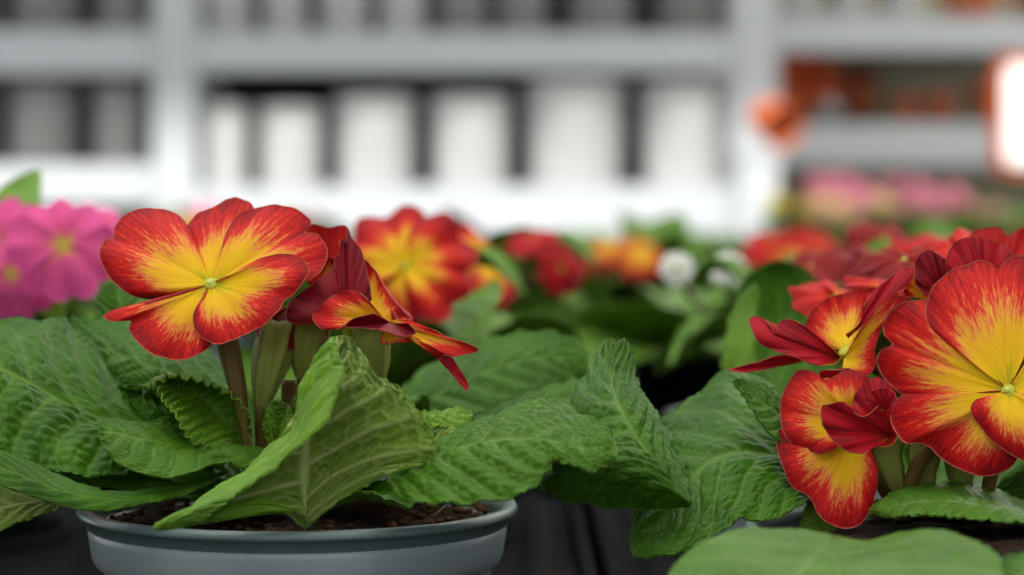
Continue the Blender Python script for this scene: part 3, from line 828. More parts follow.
def stalk(parent, off, pts, mat='stem', r0=0.0016, r1=0.0013, name='flower_stem', ribs=0, rib=0.0, radii=None, seg=14):
    q = spline(np.array([P(*p) for p in pts]) - np.array(off), 14)
    rr = np.interp(np.linspace(0, 1, 14), np.linspace(0, 1, len(radii)), radii) if radii else np.linspace(r0, r1, 14)
    bm = bmesh.new(); tube(bm, q, list(rr), seg=seg, ribs=ribs, rib=rib)
    return bm_obj(name, bm, M[mat], parent)
stalk(A, offA, [(262,500,60.5),(247,440,60.4),(240,400,60.3),(229,350,60.4),(220,310,60.2)], radii=[.0010, .0011, .0013, .0022, .0028, .0022], ribs=5, rib=.1, seg=25)
stalk(A, offA, [(268,500,61),(262,440,60.8),(262,405,60.6)], radii=[.0016, .0018])
stalk(A, offA, [(261,412,60.6),(265,385,60.6),(272,355,60.8),(278,330,61.2)], 'calyx', radii=[.0014, .0028, .0040, .0046, .0046], ribs=5, rib=.22, seg=30, name='calyx')
stalk(A, offA, [(318,480,61.5),(304,410,61.5),(303,372,61.3)], radii=[.0016, .0016])
stalk(A, offA, [(303,378,61.3),(305,355,61.2),(310,330,61.2),(314,318,61.2)], 'calyx', radii=[.0018, .0034, .0044, .0046], ribs=5, rib=.22, seg=30, name='calyx')
stalk(A, offA, [(345,490,60.5),(372,420,60.5),(376,382,60.4)], radii=[.0016, .0018])
stalk(A, offA, [(377,388,60.4),(374,365,60.3),(371,340,60.2),(372,324,60.2)], 'calyx', radii=[.0018, .0036, .0046, .0044], ribs=5, rib=.14, seg=30, name='calyx')
stalk(A, offA, [(282,470,62),(288,420,62),(290,380,62)], radii=[.002, .0022])

# ================================================================== PLANT B, the right foreground primrose
BX, BY = GX[6], 0.578
B = plant_root(BX, BY, 'sharp red and yellow primrose at the right edge, its pot under leaves')
offB = (BX, BY, 0.75)
make_pot(B); make_soil(B)
def LB(rails, **kw): return build_leaf('leaf', rails, parent=B, off=offB, **kw)
def PB(base, outl, parent, **kw): return build_petal('petal', base, outl, off=offB, parent=parent, **kw)
LB([[(830,455,61.5),(790,400,63),(760,378,64),(730,369,64.2),(697,394,63.7),(677,408,63),(658,424,62.5),(648,450,61.6),(638,490,60.2),(632,525,59.2),(631,553,58.2)],
    [(830,470,61.5),(800,460,60.9),(770,454,60.6),(738,451,60.4),(712,459,60.2),(695,474,59.9),(682,492,59.6),(670,508,59.2),(657,525,58.9),(645,540,58.5),(633,555,58)],
    [(830,480,61),(815,495,60),(800,505,59.3),(786,513,58.9),(766,521,58.6),(741,519,58.5),(728,528,58.3),(705,542,58),(682,552,57.8),(657,558,57.7),(634,557,57.9)]],
   relief=0.0011, ribs=8, slant=0.35, seed=31, teeth=46, nt=180, nv=130, mat='leaf')
LB([[(690,507,57.9),(655,508,57.9),(605,504,58.1),(552,493,58.5),(545,470,59.3),(575,405,60.8),(598,355,62.3),(612,337,62.7)],
    [(690,503,57.6),(645,479,57.3),(600,470,57.3),(552,472,57.9),(558,425,58.9),(583,378,60.5),(600,350,62.1),(612,337,62.5)],
    [(690,503,57.9),(665,470,58.2),(640,440,58.5),(625,415,59),(615,395,59.7),(611,372,60.9),(612,352,61.9),(616,341,62.6)],
    [(690,502,58),(683,480,58.9),(668,443,59.8),(655,415,60.5),(640,392,61.3),(634,370,61.8),(632,352,62.2),(624,337,62.5)]],
   vs=[-1, -0.72, 0, 1], relief=0.0014, ribs=10, slant=0.3, seed=32, facept=(0.6, 0.4), mat='leaf', teeth=40, nt=150, nv=120)
LB([[(830,425,61),(800,402,61.3),(775,389,61.2),(755,383,61),(740,379,60.8),(733,382,60.6)],
    [(830,435,60.8),(800,424,60.6),(775,410,60.4),(757,398,60.4),(744,388,60.5),(733,382,60.6)],
    [(830,448,60.4),(800,447,59.9),(778,441,59.7),(760,421,59.8),(746,400,60.1),(733,383,60.6)]], relief=0.0008, ribs=8, seed=33, mat='leaf_g', teeth=26, nt=100, nv=70, label='leaf with a greyish face and dark upper edge')
LB([[(1080,515,61),(1030,503,60.6),(1000,490,60.6),(970,483,60.6),(931,483,60.5),(902,488,60),(882,498,59.2),(869,509,58.6)],
    [(1080,525,59),(1035,515,58.3),(1000,506,58.2),(965,502,58),(930,501,57.8),(903,504,57.8),(883,508,58),(869,510,58.5)],
    [(1080,540,58),(1040,524,57.4),(1000,519,57.2),(961,517,57),(930,516,57),(905,516,57),(884,516,57.6),(869,511,58.5)]],
   relief=0.0005, ribs=10, slant=0.1, seed=34, mat='leaf_g', teeth=22, cren=0.16)
LB([[(832,534,52),(790,529,52),(738,530,51.5),(699,545,50.5),(672,572,49.5),(665,610,48),(700,650,46.5),(770,680,45.5)],
    [(832,536,51.5),(820,550,50.7),(806,566,49.8),(795,580,49),(786,605,48),(779,630,47),(773,655,46),(770,680,45.5)],
    [(834,535,52),(873,541,52),(912,533,52),(960,536,51.5),(1000,560,50.5),(990,600,49),(920,650,47),(770,680,45.5)]],
   relief=0.0005, ribs=6, slant=0.3, seed=35, mat='leaf_g', teeth=30, cren=0.015, nt=160, nv=150)
LB([[(1100,530,52.9),(1060,545,51.9),(1020,552,51.4),(1004,557,50.9),(988,578,50.4)],
    [(1100,560,51.9),(1060,565,51.2),(1025,572,50.7),(1005,580,50.4),(990,590,50.2)],
    [(1100,600,50.9),(1060,610,49.9),(1025,612,49.5),(1000,605,49.7),(988,592,50.1)]], relief=0.0005, seed=36, mat='leaf', nt=80, nv=60)
LB([[(865,512,62),(910,480,63),(960,468,63.5),(1010,466,63.5),(1070,480,63)],
    [(865,514,61.6),(910,497,61.8),(960,490,62),(1010,490,62),(1070,482,62.8)],
    [(865,516,61.3),(910,512,61),(960,512,60.8),(1010,508,61),(1070,484,62.6)]], relief=0.0006, ribs=8, seed=38, mat='leaf', nt=80, nv=50)
LB([[(835,480,61),(820,490,60.8),(808,503,60.6),(802,518,60.3),(798,530,60.2)],
    [(840,490,60.8),(830,502,60.5),(822,514,60.3),(815,524,60.1),(808,533,60)],
    [(850,500,60.7),(846,514,60.4),(840,524,60.2),(832,531,60),(820,534,60)]], relief=0.0008, ribs=9, seed=37, mat='leaf_b', nt=70, nv=50, teeth=16)
for az, L_, W_, ar, li, mt in ((2.2, .045, .035, .006, .012, 'leaf'), (1.2, .055, .04, .012, .01, 'leaf'), (0.2, .05, .04, .01, .008, 'leaf')):
    gen_leaf(B, az, L_, W_, ar, li, mat=mt, nt=60, nv=40, base=(0, 0.044, 0.083))
# --- big front flower
ctr = (1008, 391, 58.6)
f = flower_core('flower', P(*ctr), (-0.28, -0.82, 0.5), offB, B, calyx=True)
PB(ctr, [(985,372),(960,350),(940,338),(929,325),(926,305),(931,290),(943,276),(960,266),(978,261),(991,263),(997,270),(1005,261),(1020,256),(1040,258),(1053,272),(1050,300),(1038,330),(1022,352),(1016,375)],
   f, D0=58.7, slope=(-0.15, 0.45), belly=0.25, curl=-0.2, wave=0.08, seed=2.9)
PB(ctr, [(985,368),(945,330),(925,301),(908,302),(892,310),(883,321),(884,335),(892,344),(881,349),(877,360),(881,374),(892,386),(908,398),(929,405),(957,404),(990,398)],
   f, D0=59.0, slope=(-0.35, 0.3), belly=0.3, curl=-0.1, wave=0.09, seed=3.7)
PB(ctr, [(975,398),(930,395),(900,396),(892,408),(891,417),(896,431),(906,443),(918,443),(930,447),(937,456),(949,465),(965,472),(984,476),(1000,474),(1013,466),(1022,440),(1012,410)],
   f, D0=58.9, slope=(-0.2, 0.35), belly=0.2, curl=-0.15, wave=0.09, seed=6.6)
PB(ctr, [(995,398),(975,400),(971,407),(972,415),(980,427),(992,441),(1004,450),(1023,461),(1045,468),(1065,460),(1075,440),(1060,415),(1030,395)],
   f, D0=58.5, slope=(-0.1, 0.4), belly=0.3, curl=-0.1, wave=0.05, seed=9.4)
PB(ctr, [(1022,380),(1035,345),(1060,325),(1090,325),(1105,350),(1100,385),(1080,405),(1040,400)], f, D0=58.6, slope=(-0.1, 0.5), belly=0.2, wave=0.08, seed=12.4)
# --- side flower at the left of it
f = flower_core('flower', P(846, 352, 61), (-0.3, -0.4, 0.8), offB, B, eye=False, calyx=False, tube_len=0.014)
PB((848,352,61), [(820,345),(806,326),(811,312),(825,300),(847,292),(866,289),(872,305),(868,328)], f, D0=61.6, slope=(0, .6), belly=-0.25, wave=0.08, seed=31.1)
PB((842,358,60.8), [(835,364),(815,365),(797,358),(775,351),(760,343),(752,331),(749,319),(755,316.5),(761,317),(769,325),(774,334),(779,323),(788,319),(802,324),(818,336),(836,350)], f, face='under', D0=60.2, slope=(.2, .3), belly=0.2, wave=0.08, seed=32.5)
PB((812,360,60.8), [(793,356),(777,355),(760,361),(740,366),(727,370),(740,372.5),(765,370),(790,363)], f, face='under', D0=60.4, wave=0.03, seed=33.5)
PB((848,338,60.6), [(845,334),(859,322),(864,305),(876,289),(890,277),(905,268),(915,269),(912,280),(902,291),(886,298),(876,312),(862,327)], f, face='under', D0=60.0, slope=(.1, .5), belly=0.15, wave=0.05, seed=34.5, under='petal_u')
PB((844,358,60.8), [(862,328),(886,297),(903,296),(911,301),(896,309),(885,321),(879,335),(875,350),(876,362),(870,374),(855,370),(842,368)], f, D0=60.4, slope=(.1, .3), belly=0.15, wave=0.08, seed=35.5)
# --- low flower with a folded petal
f = flower_core('flower', P(850, 428, 60.2), (-0.5, -0.8, 0.1), offB, B, eye=False, calyx=False, tube_len=0.014)
PB((852,424,60.0), [(866,395),(868,376),(850,368.5),(834,369.5),(822,376),(813,371),(801,369.5),(789,379),(782,395),(780,414),(782,430),(791,444),(806,451),(822,454),(836,448)], f, D0=59.4, slope=(-.1, .35), belly=0.25, curl=-0.2, wave=0.06, seed=41.1)
PB((822,380,59.2), [(818,372),(826,369.5),(838,369.5),(850,368),(842,372),(832,378),(824,379)], f, face='under', D0=58.9, wave=0.02, seed=41.9, nb=14)
PB((852,440,60.0), [(822,440),(779,430),(776,444),(780,461),(791,485),(807,496),(811,500),(818,513),(830,524),(844,528),(858,526),(869,512),(877,487),(878,469),(872,452),(862,440)], f, D0=59.6, slope=(0, .3), belly=0.25, curl=-0.15, wave=0.06, seed=42.3)
PB((893,436,60.0), [(872,449),(861,454),(849,452),(834,442),(824,428),(820,414),(822,406),(829,404),(842,402),(851,409),(862,416),(878,405)], f, face='under', D0=58.8, slope=(.3, .1), belly=0.3, wave=0.08, seed=43.7)
PB((886,436,60.0), [(862,418),(853,407),(856,393),(866,381),(878,377),(888,384),(897,398),(900,425),(893,444),(875,447)], f, face='under', D0=59.3, slope=(.1, .2), belly=0.3, wave=0.08, seed=44.4)
PB((885,412,59.4), [(868,404),(864,400),(870,392),(880,388),(890,390),(897,400)], f, face='under', D0=58.9, belly=0.15, wave=0.03, seed=44.9, nb=14)
# --- crimson petal backs above the front flower
f = flower_core('flower', P(965, 300, 61.5), (0.2, 0.3, 0.9), offB, B, eye=False, calyx=False, tube_len=0.014)
PB((948,302,61.4), [(925,297),(917,286),(914,272),(915,262),(922,253),(931,250),(939,255),(947,262),(950,275),(940,290)], f, face='under', under='petal_dark', D0=60.8, slope=(0, .3), belly=0.2, wave=0.07, seed=51.2)
PB((985,300,61.3), [(952,285),(946,266),(949,249),(957,241),(972,237.5),(992,241),(1007,247),(1014,257),(1012,280)], f, face='under', D0=60.7, slope=(0, .3), belly=0.2, wave=0.08, seed=52.2)
PB((1000,290,62), [(972,262),(968,240),(975,231),(990,227),(1000,228),(1008,236),(1019,229),(1032,226),(1048,240),(1050,270)], f, D0=61.8, slope=(0, .4), mat='red', belly=0.2, wave=0.09, seed=53.2)
PB((930,300,61.8), [(905,295),(902,282),(908,272),(920,270),(930,285)], f, D0=61.6, mat='petal_y', wave=0.03, seed=54.2, nb=16)
# --- flowers at the back of the plant, softer
for (x, y, D, R, mt, un, ro) in ((905, 262, 70, .014, 'dkred', 'petal_u', .3), (962, 250, 68, .015, 'red', 'petal_u', 1.2), (836, 300, 68, .014, 'red', 'petal_u', .6), (880, 292, 66.5, .011, 'red', 'petal_u', 1.9)):
    generic_flower(B, P(x, y, D), (RND.uniform(-.3, .3), -.35, .9), R, ro, mt, un, off=offB, hi=True)
for pts in ([(905,520,60.5),(915,470,60.3),(950,430,59.8),(1000,400,59.6)], [(900,520,61),(880,480,61),(862,440,60.8),(850,430,60.6)], [(925,520,61.5),(915,450,61.8),(900,390,61.8),(855,355,61.4)],
            [(960,520,61.5),(965,450,62),(968,330,62)], [(985,520,60.8),(990,480,60.4),(1010,410,60)]):
    stalk(B, offB, pts, radii=[.0017, .0018, .0018])
stalk(B, offB, [(900,497,60.6),(890,470,60.6),(885,452,60.6),(890,435,60.6)], 'calyx', radii=[.0015, .0032, .0042, .0044], ribs=5, rib=.15, seg=30, name='calyx')
stalk(B, offB, [(930,495,61),(925,470,61),(930,440,61),(940,420,60.6)], 'calyx', radii=[.0015, .0032, .0042, .0044], ribs=5, rib=.15, seg=30, name='calyx')
stalk(B, offB, [(968,500,61),(962,480,61),(962,450,61),(968,430,60.6)], 'calyx', radii=[.0015, .0032, .0042, .0044], ribs=5, rib=.15, seg=30, name='calyx')

# ================================================================== the other pots on the bench
def generic_plant(x, y, label, group=None, col='petal', under='petal_u', nfl=6, flowers=None, leaves=12, hi=False, split=True, size=1.0, seed=0, lmat='leaf_far', zf=0.055, root=None, R=0.019, darkpot=False, lift=1.0):
    RND.seed(seed)
    r_ = plant_root(x, y, label, group) if root is None else root
    make_pot(r_, seg=48)
    if darkpot:
        for ch in [c for c in r_.children if c.name.startswith('pot')]:
            ch.data.materials[0] = M['tray']
            for g in ch.children: g.data.materials[0] = M['tray']
    make_soil(r_, n=24)
    a0 = RND.random()*6
    for k in range(leaves):
        az = a0 + k*2.4
        ring = k / leaves
        L_ = size*(0.088 - 0.032*ring)*RND.uniform(.85, 1.12)
        gen_leaf(r_, az, L_, L_*RND.uniform(.62, .78), RND.uniform(0, .010), lift*(0.012 + 0.050*ring)*RND.uniform(.7, 1.2), mat=lmat, nt=44 if hi else 18, nv=29 if hi else 11,
                 tipdrop=RND.uniform(0, .02)*(1-ring))
    fls = flowers
    if fls is None:
        fls = []
        for k in range(nfl):
            th = RND.random()*6.28; rr = 0.030*math.sqrt((k+.5)/nfl)
            fls.append(((rr*math.cos(th+k*2.4), rr*math.sin(th+k*2.4), 0.085 + zf + RND.uniform(-.006, .008)), (1.2*math.cos(th+k*2.4)*rr/0.03, 1.2*math.sin(th+k*2.4)*rr/0.03 - .25, 1.0), R*RND.uniform(.85, 1.12), RND.random()*6, col, under))
    for (c_, n_, R_, ro, cc, uu) in fls:
        generic_flower(r_, c_, n_, R_, ro, cc, uu, hi=hi)
        bm = bmesh.new()
        c_ = Vector(c_); nn = Vector(n_).normalized()
        q = spline([(c_.x*0.25, c_.y*0.25, 0.082), tuple((c_*0.6 + Vector((0, 0, 0.03)))), tuple(c_ - nn*0.016)], 6)
        tube(bm, q, [.0014]*6, 8); bm_obj('flower_stem', bm, M['stem'], r_)
    return r_

def copy_plant(src, x, y, rz, label, group):
    c_ = src.copy(); C.objects.link(c_); c_.location = (x, y, 0.75); c_.rotation_euler = (0, 0, rz)
    c_['label'] = label
    if group: c_['group'] = group
    elif 'group' in c_: del c_['group']
    for ch in list(src.children):
        d = ch.copy(); C.objects.link(d); d.parent = c_
        for g in list(ch.children):
            e = g.copy(); C.objects.link(e); e.parent = d
    return c_

TAKEN = {(5, 0), (6, 0)}
def snap(x, y):
    best = min(((gx-x)**2 + (gy-y)**2, i, j) for i, gx in enumerate(GX) for j, gy in enumerate(ROWS) if (i, j) not in TAKEN)
    TAKEN.add((best[1], best[2]))
    return GX[best[1]], ROWS[best[2]]
def lp(x, y, D, rx, ry):
    p = P(x, y, D); return (p.x - rx, p.y - ry, p.z - 0.75)

R1, R2, R3, R4 = ROWS[1], ROWS[2], ROWS[3], ROWS[4]
# row 2: magenta primrose at the left, red and yellow one behind the left plant, red one behind the right plant
x, y = snap(GX[4]+0.012, 0.86)
root = generic_plant(x, y, 'blurred primrose with large magenta flowers at the left frame edge', None, hi=True, darkpot=True, seed=11, lmat='leaf_far', zf=.05, flowers=[
    (lp(62, 246, 80, x, y), (.3, -1, .35), .0185, .2, 'magenta', 'magenta'), (lp(2, 246, 83, x, y), (-.5, -1, .3), .0185, .9, 'magenta', 'magenta'),
    (lp(98, 232, 92, x, y), (.5, -.6, .6), .016, 1.4, 'magenta', 'magenta'), (lp(30, 222, 90, x, y), (0, -.3, 1), .018, .4, 'magenta', 'magenta'),
    (lp(12, 275, 82, x, y), (-.2, -1, .1), .016, .6, 'magenta', 'magenta')])
build_leaf('leaf', [[(60,330,82),(10,280,83),(-10,230,85),(-5,195,86),(15,178,87),(38,170,88)],
                    [(60,330,82),(40,280,83),(20,235,85),(18,205,86),(25,187,87),(39,170,88)],
                    [(60,330,82),(70,280,83),(50,235,85),(41,205,86),(41,187,87),(41,171,88)]], parent=root, off=(x, y, .75), mat='leaf_b', nt=50, nv=30)
x, y = snap(GX[5]+0.016, 0.87)
cB = generic_plant(x, y, 'blurred primrose with a wide open red and yellow flower behind the left foreground plant', None, hi=True, seed=21, flowers=[
    (lp(405, 266, 82, x, y), (.05, -.9, .5), .0250, 2.75, 'petal_r', 'petal_u'), (lp(485, 262, 96, x, y), (.6, -.5, .5), .019, .3, 'petal', 'petal_u'),
    (lp(455, 262, 100, x, y), (.2, -.2, .8), .02, 1.1, 'red', 'petal_u')])
build_leaf('leaf', [[(396,425,70),(398,395,70.6),(430,364,71.4),(475,343,71.6),(515,334,71.4),(552,333,71),(578,346,70.3),(590,372,69)],
                    [(396,428,69.6),(420,403,69.3),(452,386,69.2),(485,371,69.3),(518,360,69.4),(550,355,69.4),(574,360,69.3),(590,373,69)],
                    [(396,432,69.2),(420,438,67.8),(450,430,67.5),(480,416,67.5),(510,400,67.8),(545,386,68.1),(574,378,68.6),(589,376,69)]],
           parent=cB, off=(x, y, .75), mat='leaf', relief=0.0017, nt=110, nv=80, seed=77, teeth=20)
build_leaf('leaf', [[(440,440,73),(480,400,74),(530,372,74.5),(580,370,74.5),(612,392,74)],
                    [(440,445,72.6),(480,425,72.5),(530,405,72.5),(580,395,73),(612,393,74)],
                    [(440,450,72.4),(490,455,71),(540,440,71),(590,420,72),(612,395,74)]],
           parent=cB, off=(x, y, .75), mat='leaf', relief=0.0017, nt=60, nv=40, seed=78)
x, y = snap(GX[6]-0.002, 0.885)
cC = generic_plant(x, y, 'blurred deep red primrose with an upright oval leaf behind the right foreground plant', None, hi=True, size=.72, seed=31, flowers=[
    (lp(812, 268, 84, x, y), (-.3, -.3, .8), .017, .2, 'dkred', 'petal_dark'), (lp(868, 262, 84, x, y), (.1, -.3, .8), .018, .8, 'dkred', 'petal_dark'),
    (lp(940, 262, 82, x, y), (.1, -.6, .8), .02, .4, 'red', 'petal_u'), (lp(885, 240, 96, x, y), (.1, -.6, .8), .017, .4, 'dkred', 'petal_u'), (lp(1000, 255, 90, x, y), (.1, -.6, .8), .018, .4, 'red', 'petal_u')])
build_leaf('leaf', [[(775,440,74),(736,380,76),(731,325,77.5),(741,284,78.5),(760,266,79),(778,261,79)],
                    [(780,440,74),(780,380,77),(780,325,78.8),(779,290,79.2),(779,272,79.2),(779,261,79)],
                    [(790,440,74),(826,380,76),(830,325,77.5),(818,284,78.5),(800,266,79),(780,261,79)]],
           parent=cC, off=(x, y, .75), mat='leaf', relief=0.0014, nt=70, nv=46, seed=79)
build_leaf('leaf', [[(745,430,75),(724,390,75.5),(724,345,76),(738,300,77),(757,285,78)],
                    [(755,430,75),(742,390,75.6),(740,345,76.2),(748,305,77.2),(757,285,78)],
                    [(765,430,75),(756,390,75.8),(754,345,76.5),(757,305,77.4),(758,285,78)]],
           parent=cC, off=(x, y, .75), mat='leaf_b', relief=0.0014, nt=60, nv=36, seed=80)
# rows 3 and 4
x, y = snap(GX[5]+0.075, 1.10)
generic_plant(x, y, 'blurred leafy primrose with two drooping dark red flowers, left of the bright white spots', None, seed=41, leaves=17, size=1.3, lift=1.15, flowers=[
    (lp(532, 240, 104, x, y), (-.2, -.5, .8), .012, .2, 'crimson', 'petal_u'), (lp(562, 268, 102, x, y), (.5, -.8, .2), .012, .8, 'crimson', 'petal_u')])
protos = {}
protos['red'] = generic_plant(*snap(GX[7], R1+.02), 'blurred primrose with plain red flowers beyond the right frame edge', None, col='red', seed=51, nfl=6, lift=.7)
x, y = snap(GX[6], 1.16)
generic_plant(x, y, 'blurred low primrose carrying two bright white flowers, in the middle distance', None, darkpot=True, seed=81, leaves=13, size=1.3, lift=0.55, flowers=[
    (lp(677, 268, 100, x, y), (0, -1, .25), .0072, .2, 'white', 'white'), (lp(728, 268, 100, x, y), (0, -1, .25), .0078, .8, 'white', 'white')])
x, y = snap(GX[6]-.045, 1.68)
protos['mix'] = generic_plant(x, y, 'blurred primrose with orange-red flowers in front of the white spots', None, col='red', seed=61, nfl=5, size=1.25, flowers=[
    (lp(612, 250, 160, x, y), (0, -.5, .8), .017, .2, 'petal', 'petal_u'), (lp(640, 256, 158, x, y), (.2, -.7, .6), .018, .8, 'petal', 'petal_u'), (lp(598, 258, 160, x, y), (0, -.5, .8), .014, .2, 'red', 'petal_u')])
x, y = snap(GX[6]+.055, 1.70)
generic_plant(x, y, 'blurred primrose with red flowers above the upright oval leaf', None, seed=71, flowers=[
    (lp(775, 248, 138, x, y), (0, -.5, .8), .02, .2, 'red', 'petal_u'), (lp(815, 250, 136, x, y), (.2, -.7, .6), .02, .8, 'red', 'petal_u'), (lp(850, 262, 130, x, y), (0, -.5, .8), .02, .2, 'red', 'petal_u'), (lp(795, 268, 134, x, y), (0, -.8, .4), .018, .2, 'petal', 'petal_u')])
protos['green'] = generic_plant(*snap(GX[5]-.02, 1.46), 'blurred flowerless primrose of plain green leaves behind the open red and yellow flower', None, seed=91, flowers=[], leaves=16, lift=.6)
protos['pink'] = generic_plant(*snap(GX[4]+.03, 1.22), 'blurred primrose with pink flowers showing beside the leftmost in-focus petal', None, seed=101, col='magenta', under='magenta', nfl=6)
protos['yellow'] = generic_plant(*snap(GX[4]+.05, 1.60), 'blurred primrose with pale yellow flowers behind the pink ones at the left', None, seed=111, col='yellow', under='yellow', nfl=5)
far = [(GX[4]-.1, 1.9, 'pink'), (GX[5]-.02, 1.78, 'red'), (GX[5]-.02, 2.2, 'green'), (GX[4], 2.3, 'yellow'), (GX[3], 2.1, 'pink'),
       (GX[5]+.13, 2.25, 'green'), (GX[6]-.02, 2.45, 'mixg'), (GX[7]-.04, 1.75, 'green'), (GX[7]-.02, 2.1, 'green'), (GX[8], 1.9, 'red'),
       (GX[3], 2.6, 'green'), (GX[4], 2.6, 'red'), (GX[5], 2.6, 'green'), (GX[6], 2.75, 'green'), (GX[7], 2.6, 'green'), (GX[8], 2.6, 'green'),
       (GX[2]+.05, 2.95, 'green'), (GX[3], 2.98, 'pink'), (GX[4], 2.98, 'green'), (GX[5], 3.0, 'green'), (GX[6], 3.05, 'green'), (GX[7], 3.0, 'green'), (GX[8], 3.0, 'green'), (GX[8]+.15, 2.35, 'green'), (GX[9], 2.95, 'green')]
lbl = {'green': 'far blurred primrose without flowers, green leaves only, on the back half of the bench',
       'red': 'far blurred primrose with red flowers on the back half of the bench',
       'pink': 'far blurred primrose with magenta pink flowers on the back half of the bench',
       'yellow': 'far blurred primrose with yellow flowers at the left on the back half of the bench'}
for (fx, fy, kd) in far:
    k2 = 'green' if kd == 'mixg' else kd
    copy_plant(protos[k2], *snap(fx, fy), RND.random()*6.28, lbl[k2], {'green': 'flowerless primroses at the back of the bench', 'red': 'far red primroses', 'pink': 'far pink primroses', 'yellow': 'far yellow primroses'}[k2])

# ------------------------------------------------------------------ raised display of flowers at the right, in front of the right rack
DZ = 0.785
t = thing('display_bench', 'low raised stand holding the pink and yellow flowers at the far right', 'bench', (0.95, 3.72, 0))
rootbox('bench_top', [((0.42, 3.38, DZ-.02), (1.55, 3.86, DZ))], M['bench'], t, .003, (0.95, 3.72, 0))
for sx in (0.46, 1.51):
    for sy in (3.42, 3.82):
        rootbox('leg', [((sx-.02, sy-.02, 0), (sx+.02, sy+.02, DZ-.02))], M['bench'], t, 0, (0.95, 3.72, 0))
def tuft(x, y, col, label, seed, group, nfl=9, H=0.10):
    """small leafy bedding plant in a low pot"""
    RND.seed(seed)
    r_ = thing('flowering_bedding_plant', label, 'potted plant', (x, y, DZ), group)
    bm = bmesh.new(); lathe(bm, [(0, 0), (.032, 0), (.042, .05), (.045, .05), (.045, .056), (.040, .056), (.038, .046), (0, .046)], 24); bm_obj('pot', bm, M['terra_d'], r_)
    for k in range(16):
        gen_leaf(r_, k*2.4, RND.uniform(.06, .10), .045, .01, RND.uniform(.005, .06), base=(0, 0, .048), nt=12, nv=7)
    for k in range(nfl):
        th = k*2.4; rr = .06*math.sqrt((k+.5)/nfl)
        c_ = Vector((rr*math.cos(th), rr*math.sin(th), .048 + H*RND.uniform(.62, 1.0)))
        generic_flower(r_, c_, (math.cos(th)*.6, math.sin(th)*.6-.7, .8), RND.uniform(.017, .023), th, col, col)
        bm = bmesh.new(); tube(bm, spline([(0, 0, .046), tuple(c_*.6+Vector((0, 0, .02))), tuple(c_-Vector((0, 0, .012)))], 5), [.0013]*5, 6); bm_obj('flower_stem', bm, M['stem'], r_)
    return r_
def px_at(xpx, D): return (xpx-512)/F*D
tuft(px_at(808, 3.74), 3.74, 'yellow', 'yellow flowered bedding plant next to the white rack post', 201, None, H=.10, nfl=6)
tuft(px_at(840, 3.70), 3.70, 'pink', 'pink flowered bedding plant second from the white rack post', 202, None, H=.11, nfl=11)
tuft(px_at(852, 3.47), 3.47, 'peach', 'peach flowered bedding plant in front of the pink ones', 203, None, H=.085, nfl=8)
tuft(px_at(884, 3.74), 3.74, 'pink', 'pink flowered bedding plant in the middle of the raised stand', 204, None, H=.085, nfl=9)
tuft(px_at(930, 3.70), 3.70, 'pink', 'bright pink flowered bedding plant below the terracotta bowls', 205, None, H=.11, nfl=10)
tuft(px_at(990, 3.72), 3.72, 'peach', 'pale cream-pink flowered bedding plant below the white sign', 206, None, H=.075, nfl=5)
tuft(px_at(915, 3.45), 3.45, 'peach', 'low green bedding plant with two peach flowers at the front of the stand', 208, None, H=.04, nfl=2)
tuft(px_at(975, 3.45), 3.45, 'yellow', 'low green bedding plant with two yellow flowers at the front of the stand', 209, None, H=.04, nfl=2)

tuft(px_at(1035, 3.45), 3.45, 'peach', 'leafy bedding plant with one peach flower at the right frame edge', 210, None, H=.05, nfl=1)
# ------------------------------------------------------------------ racks with ceramic pots
RY = 4.5
def zz(ypx, D=RY): return float(P(512, ypx, D*100).z)
def xx(xpx, D=RY): return (xpx-512)/F*D
def rack(name, label, xa, xb, ypost, levels, D, postL=True, postR=True, depth=0.45, back='wall'):
    org = ((xa+xb)/2, D+depth/2, 0)
    t = thing(name, label, 'shelving', org)
    pw = 0.082
    for x0, on in ((xa, postL), (xb-pw, postR)):
        if on:
            rootbox('post', [((x0, D, 0), (x0+pw, D+.06, 2.2))], M['rack'], t, .004, org)
            rootbox('post', [((x0, D+depth-.06, 0), (x0+pw, D+depth, 2.2))], M['rack'], t, .004, org)
    for (y0, y1) in levels:
        z1, z0 = zz(y0, D), zz(y1, D)
        rootbox('shelf_beam', [((xa+(pw if postL else 0), D+.004, z0), (xb-(pw if postR else 0), D+.045, z1))], M['rack'], t, .004, org)
        rootbox('shelf_board', [((xa+pw+.002, D+.046, z1-.025), (xb-pw-.002, D+depth-.002, z1-.004))], M['rack'], t, 0, org)
    rootbox('back_panel', [((xa+pw, D+depth-.01, 0.05), (xb-pw, D+depth+.01, 2.2))], M[back], t, 0, org)  # dark panels stand in for interior shade; the right rack's is khaki
    return t
rack('storage_rack', 'white metal rack bay in the middle full of pale ceramic planters', xx(153), xx(776), None, [(33, 72), (186, 236)], RY)
rack('storage_rack', 'white metal rack bay at the left holding grey planters', xx(-560), xx(153)-.002, None, [(30, 74), (164, 206)], RY, postR=False)
rack('storage_rack', 'grey-white metal rack bay at the right holding terracotta pots, set back from the others', xx(738, 4.95), xx(1400, 4.95), None, [(17, 52), (124, 166)], 4.95, depth=0.30, back='wall_khaki')

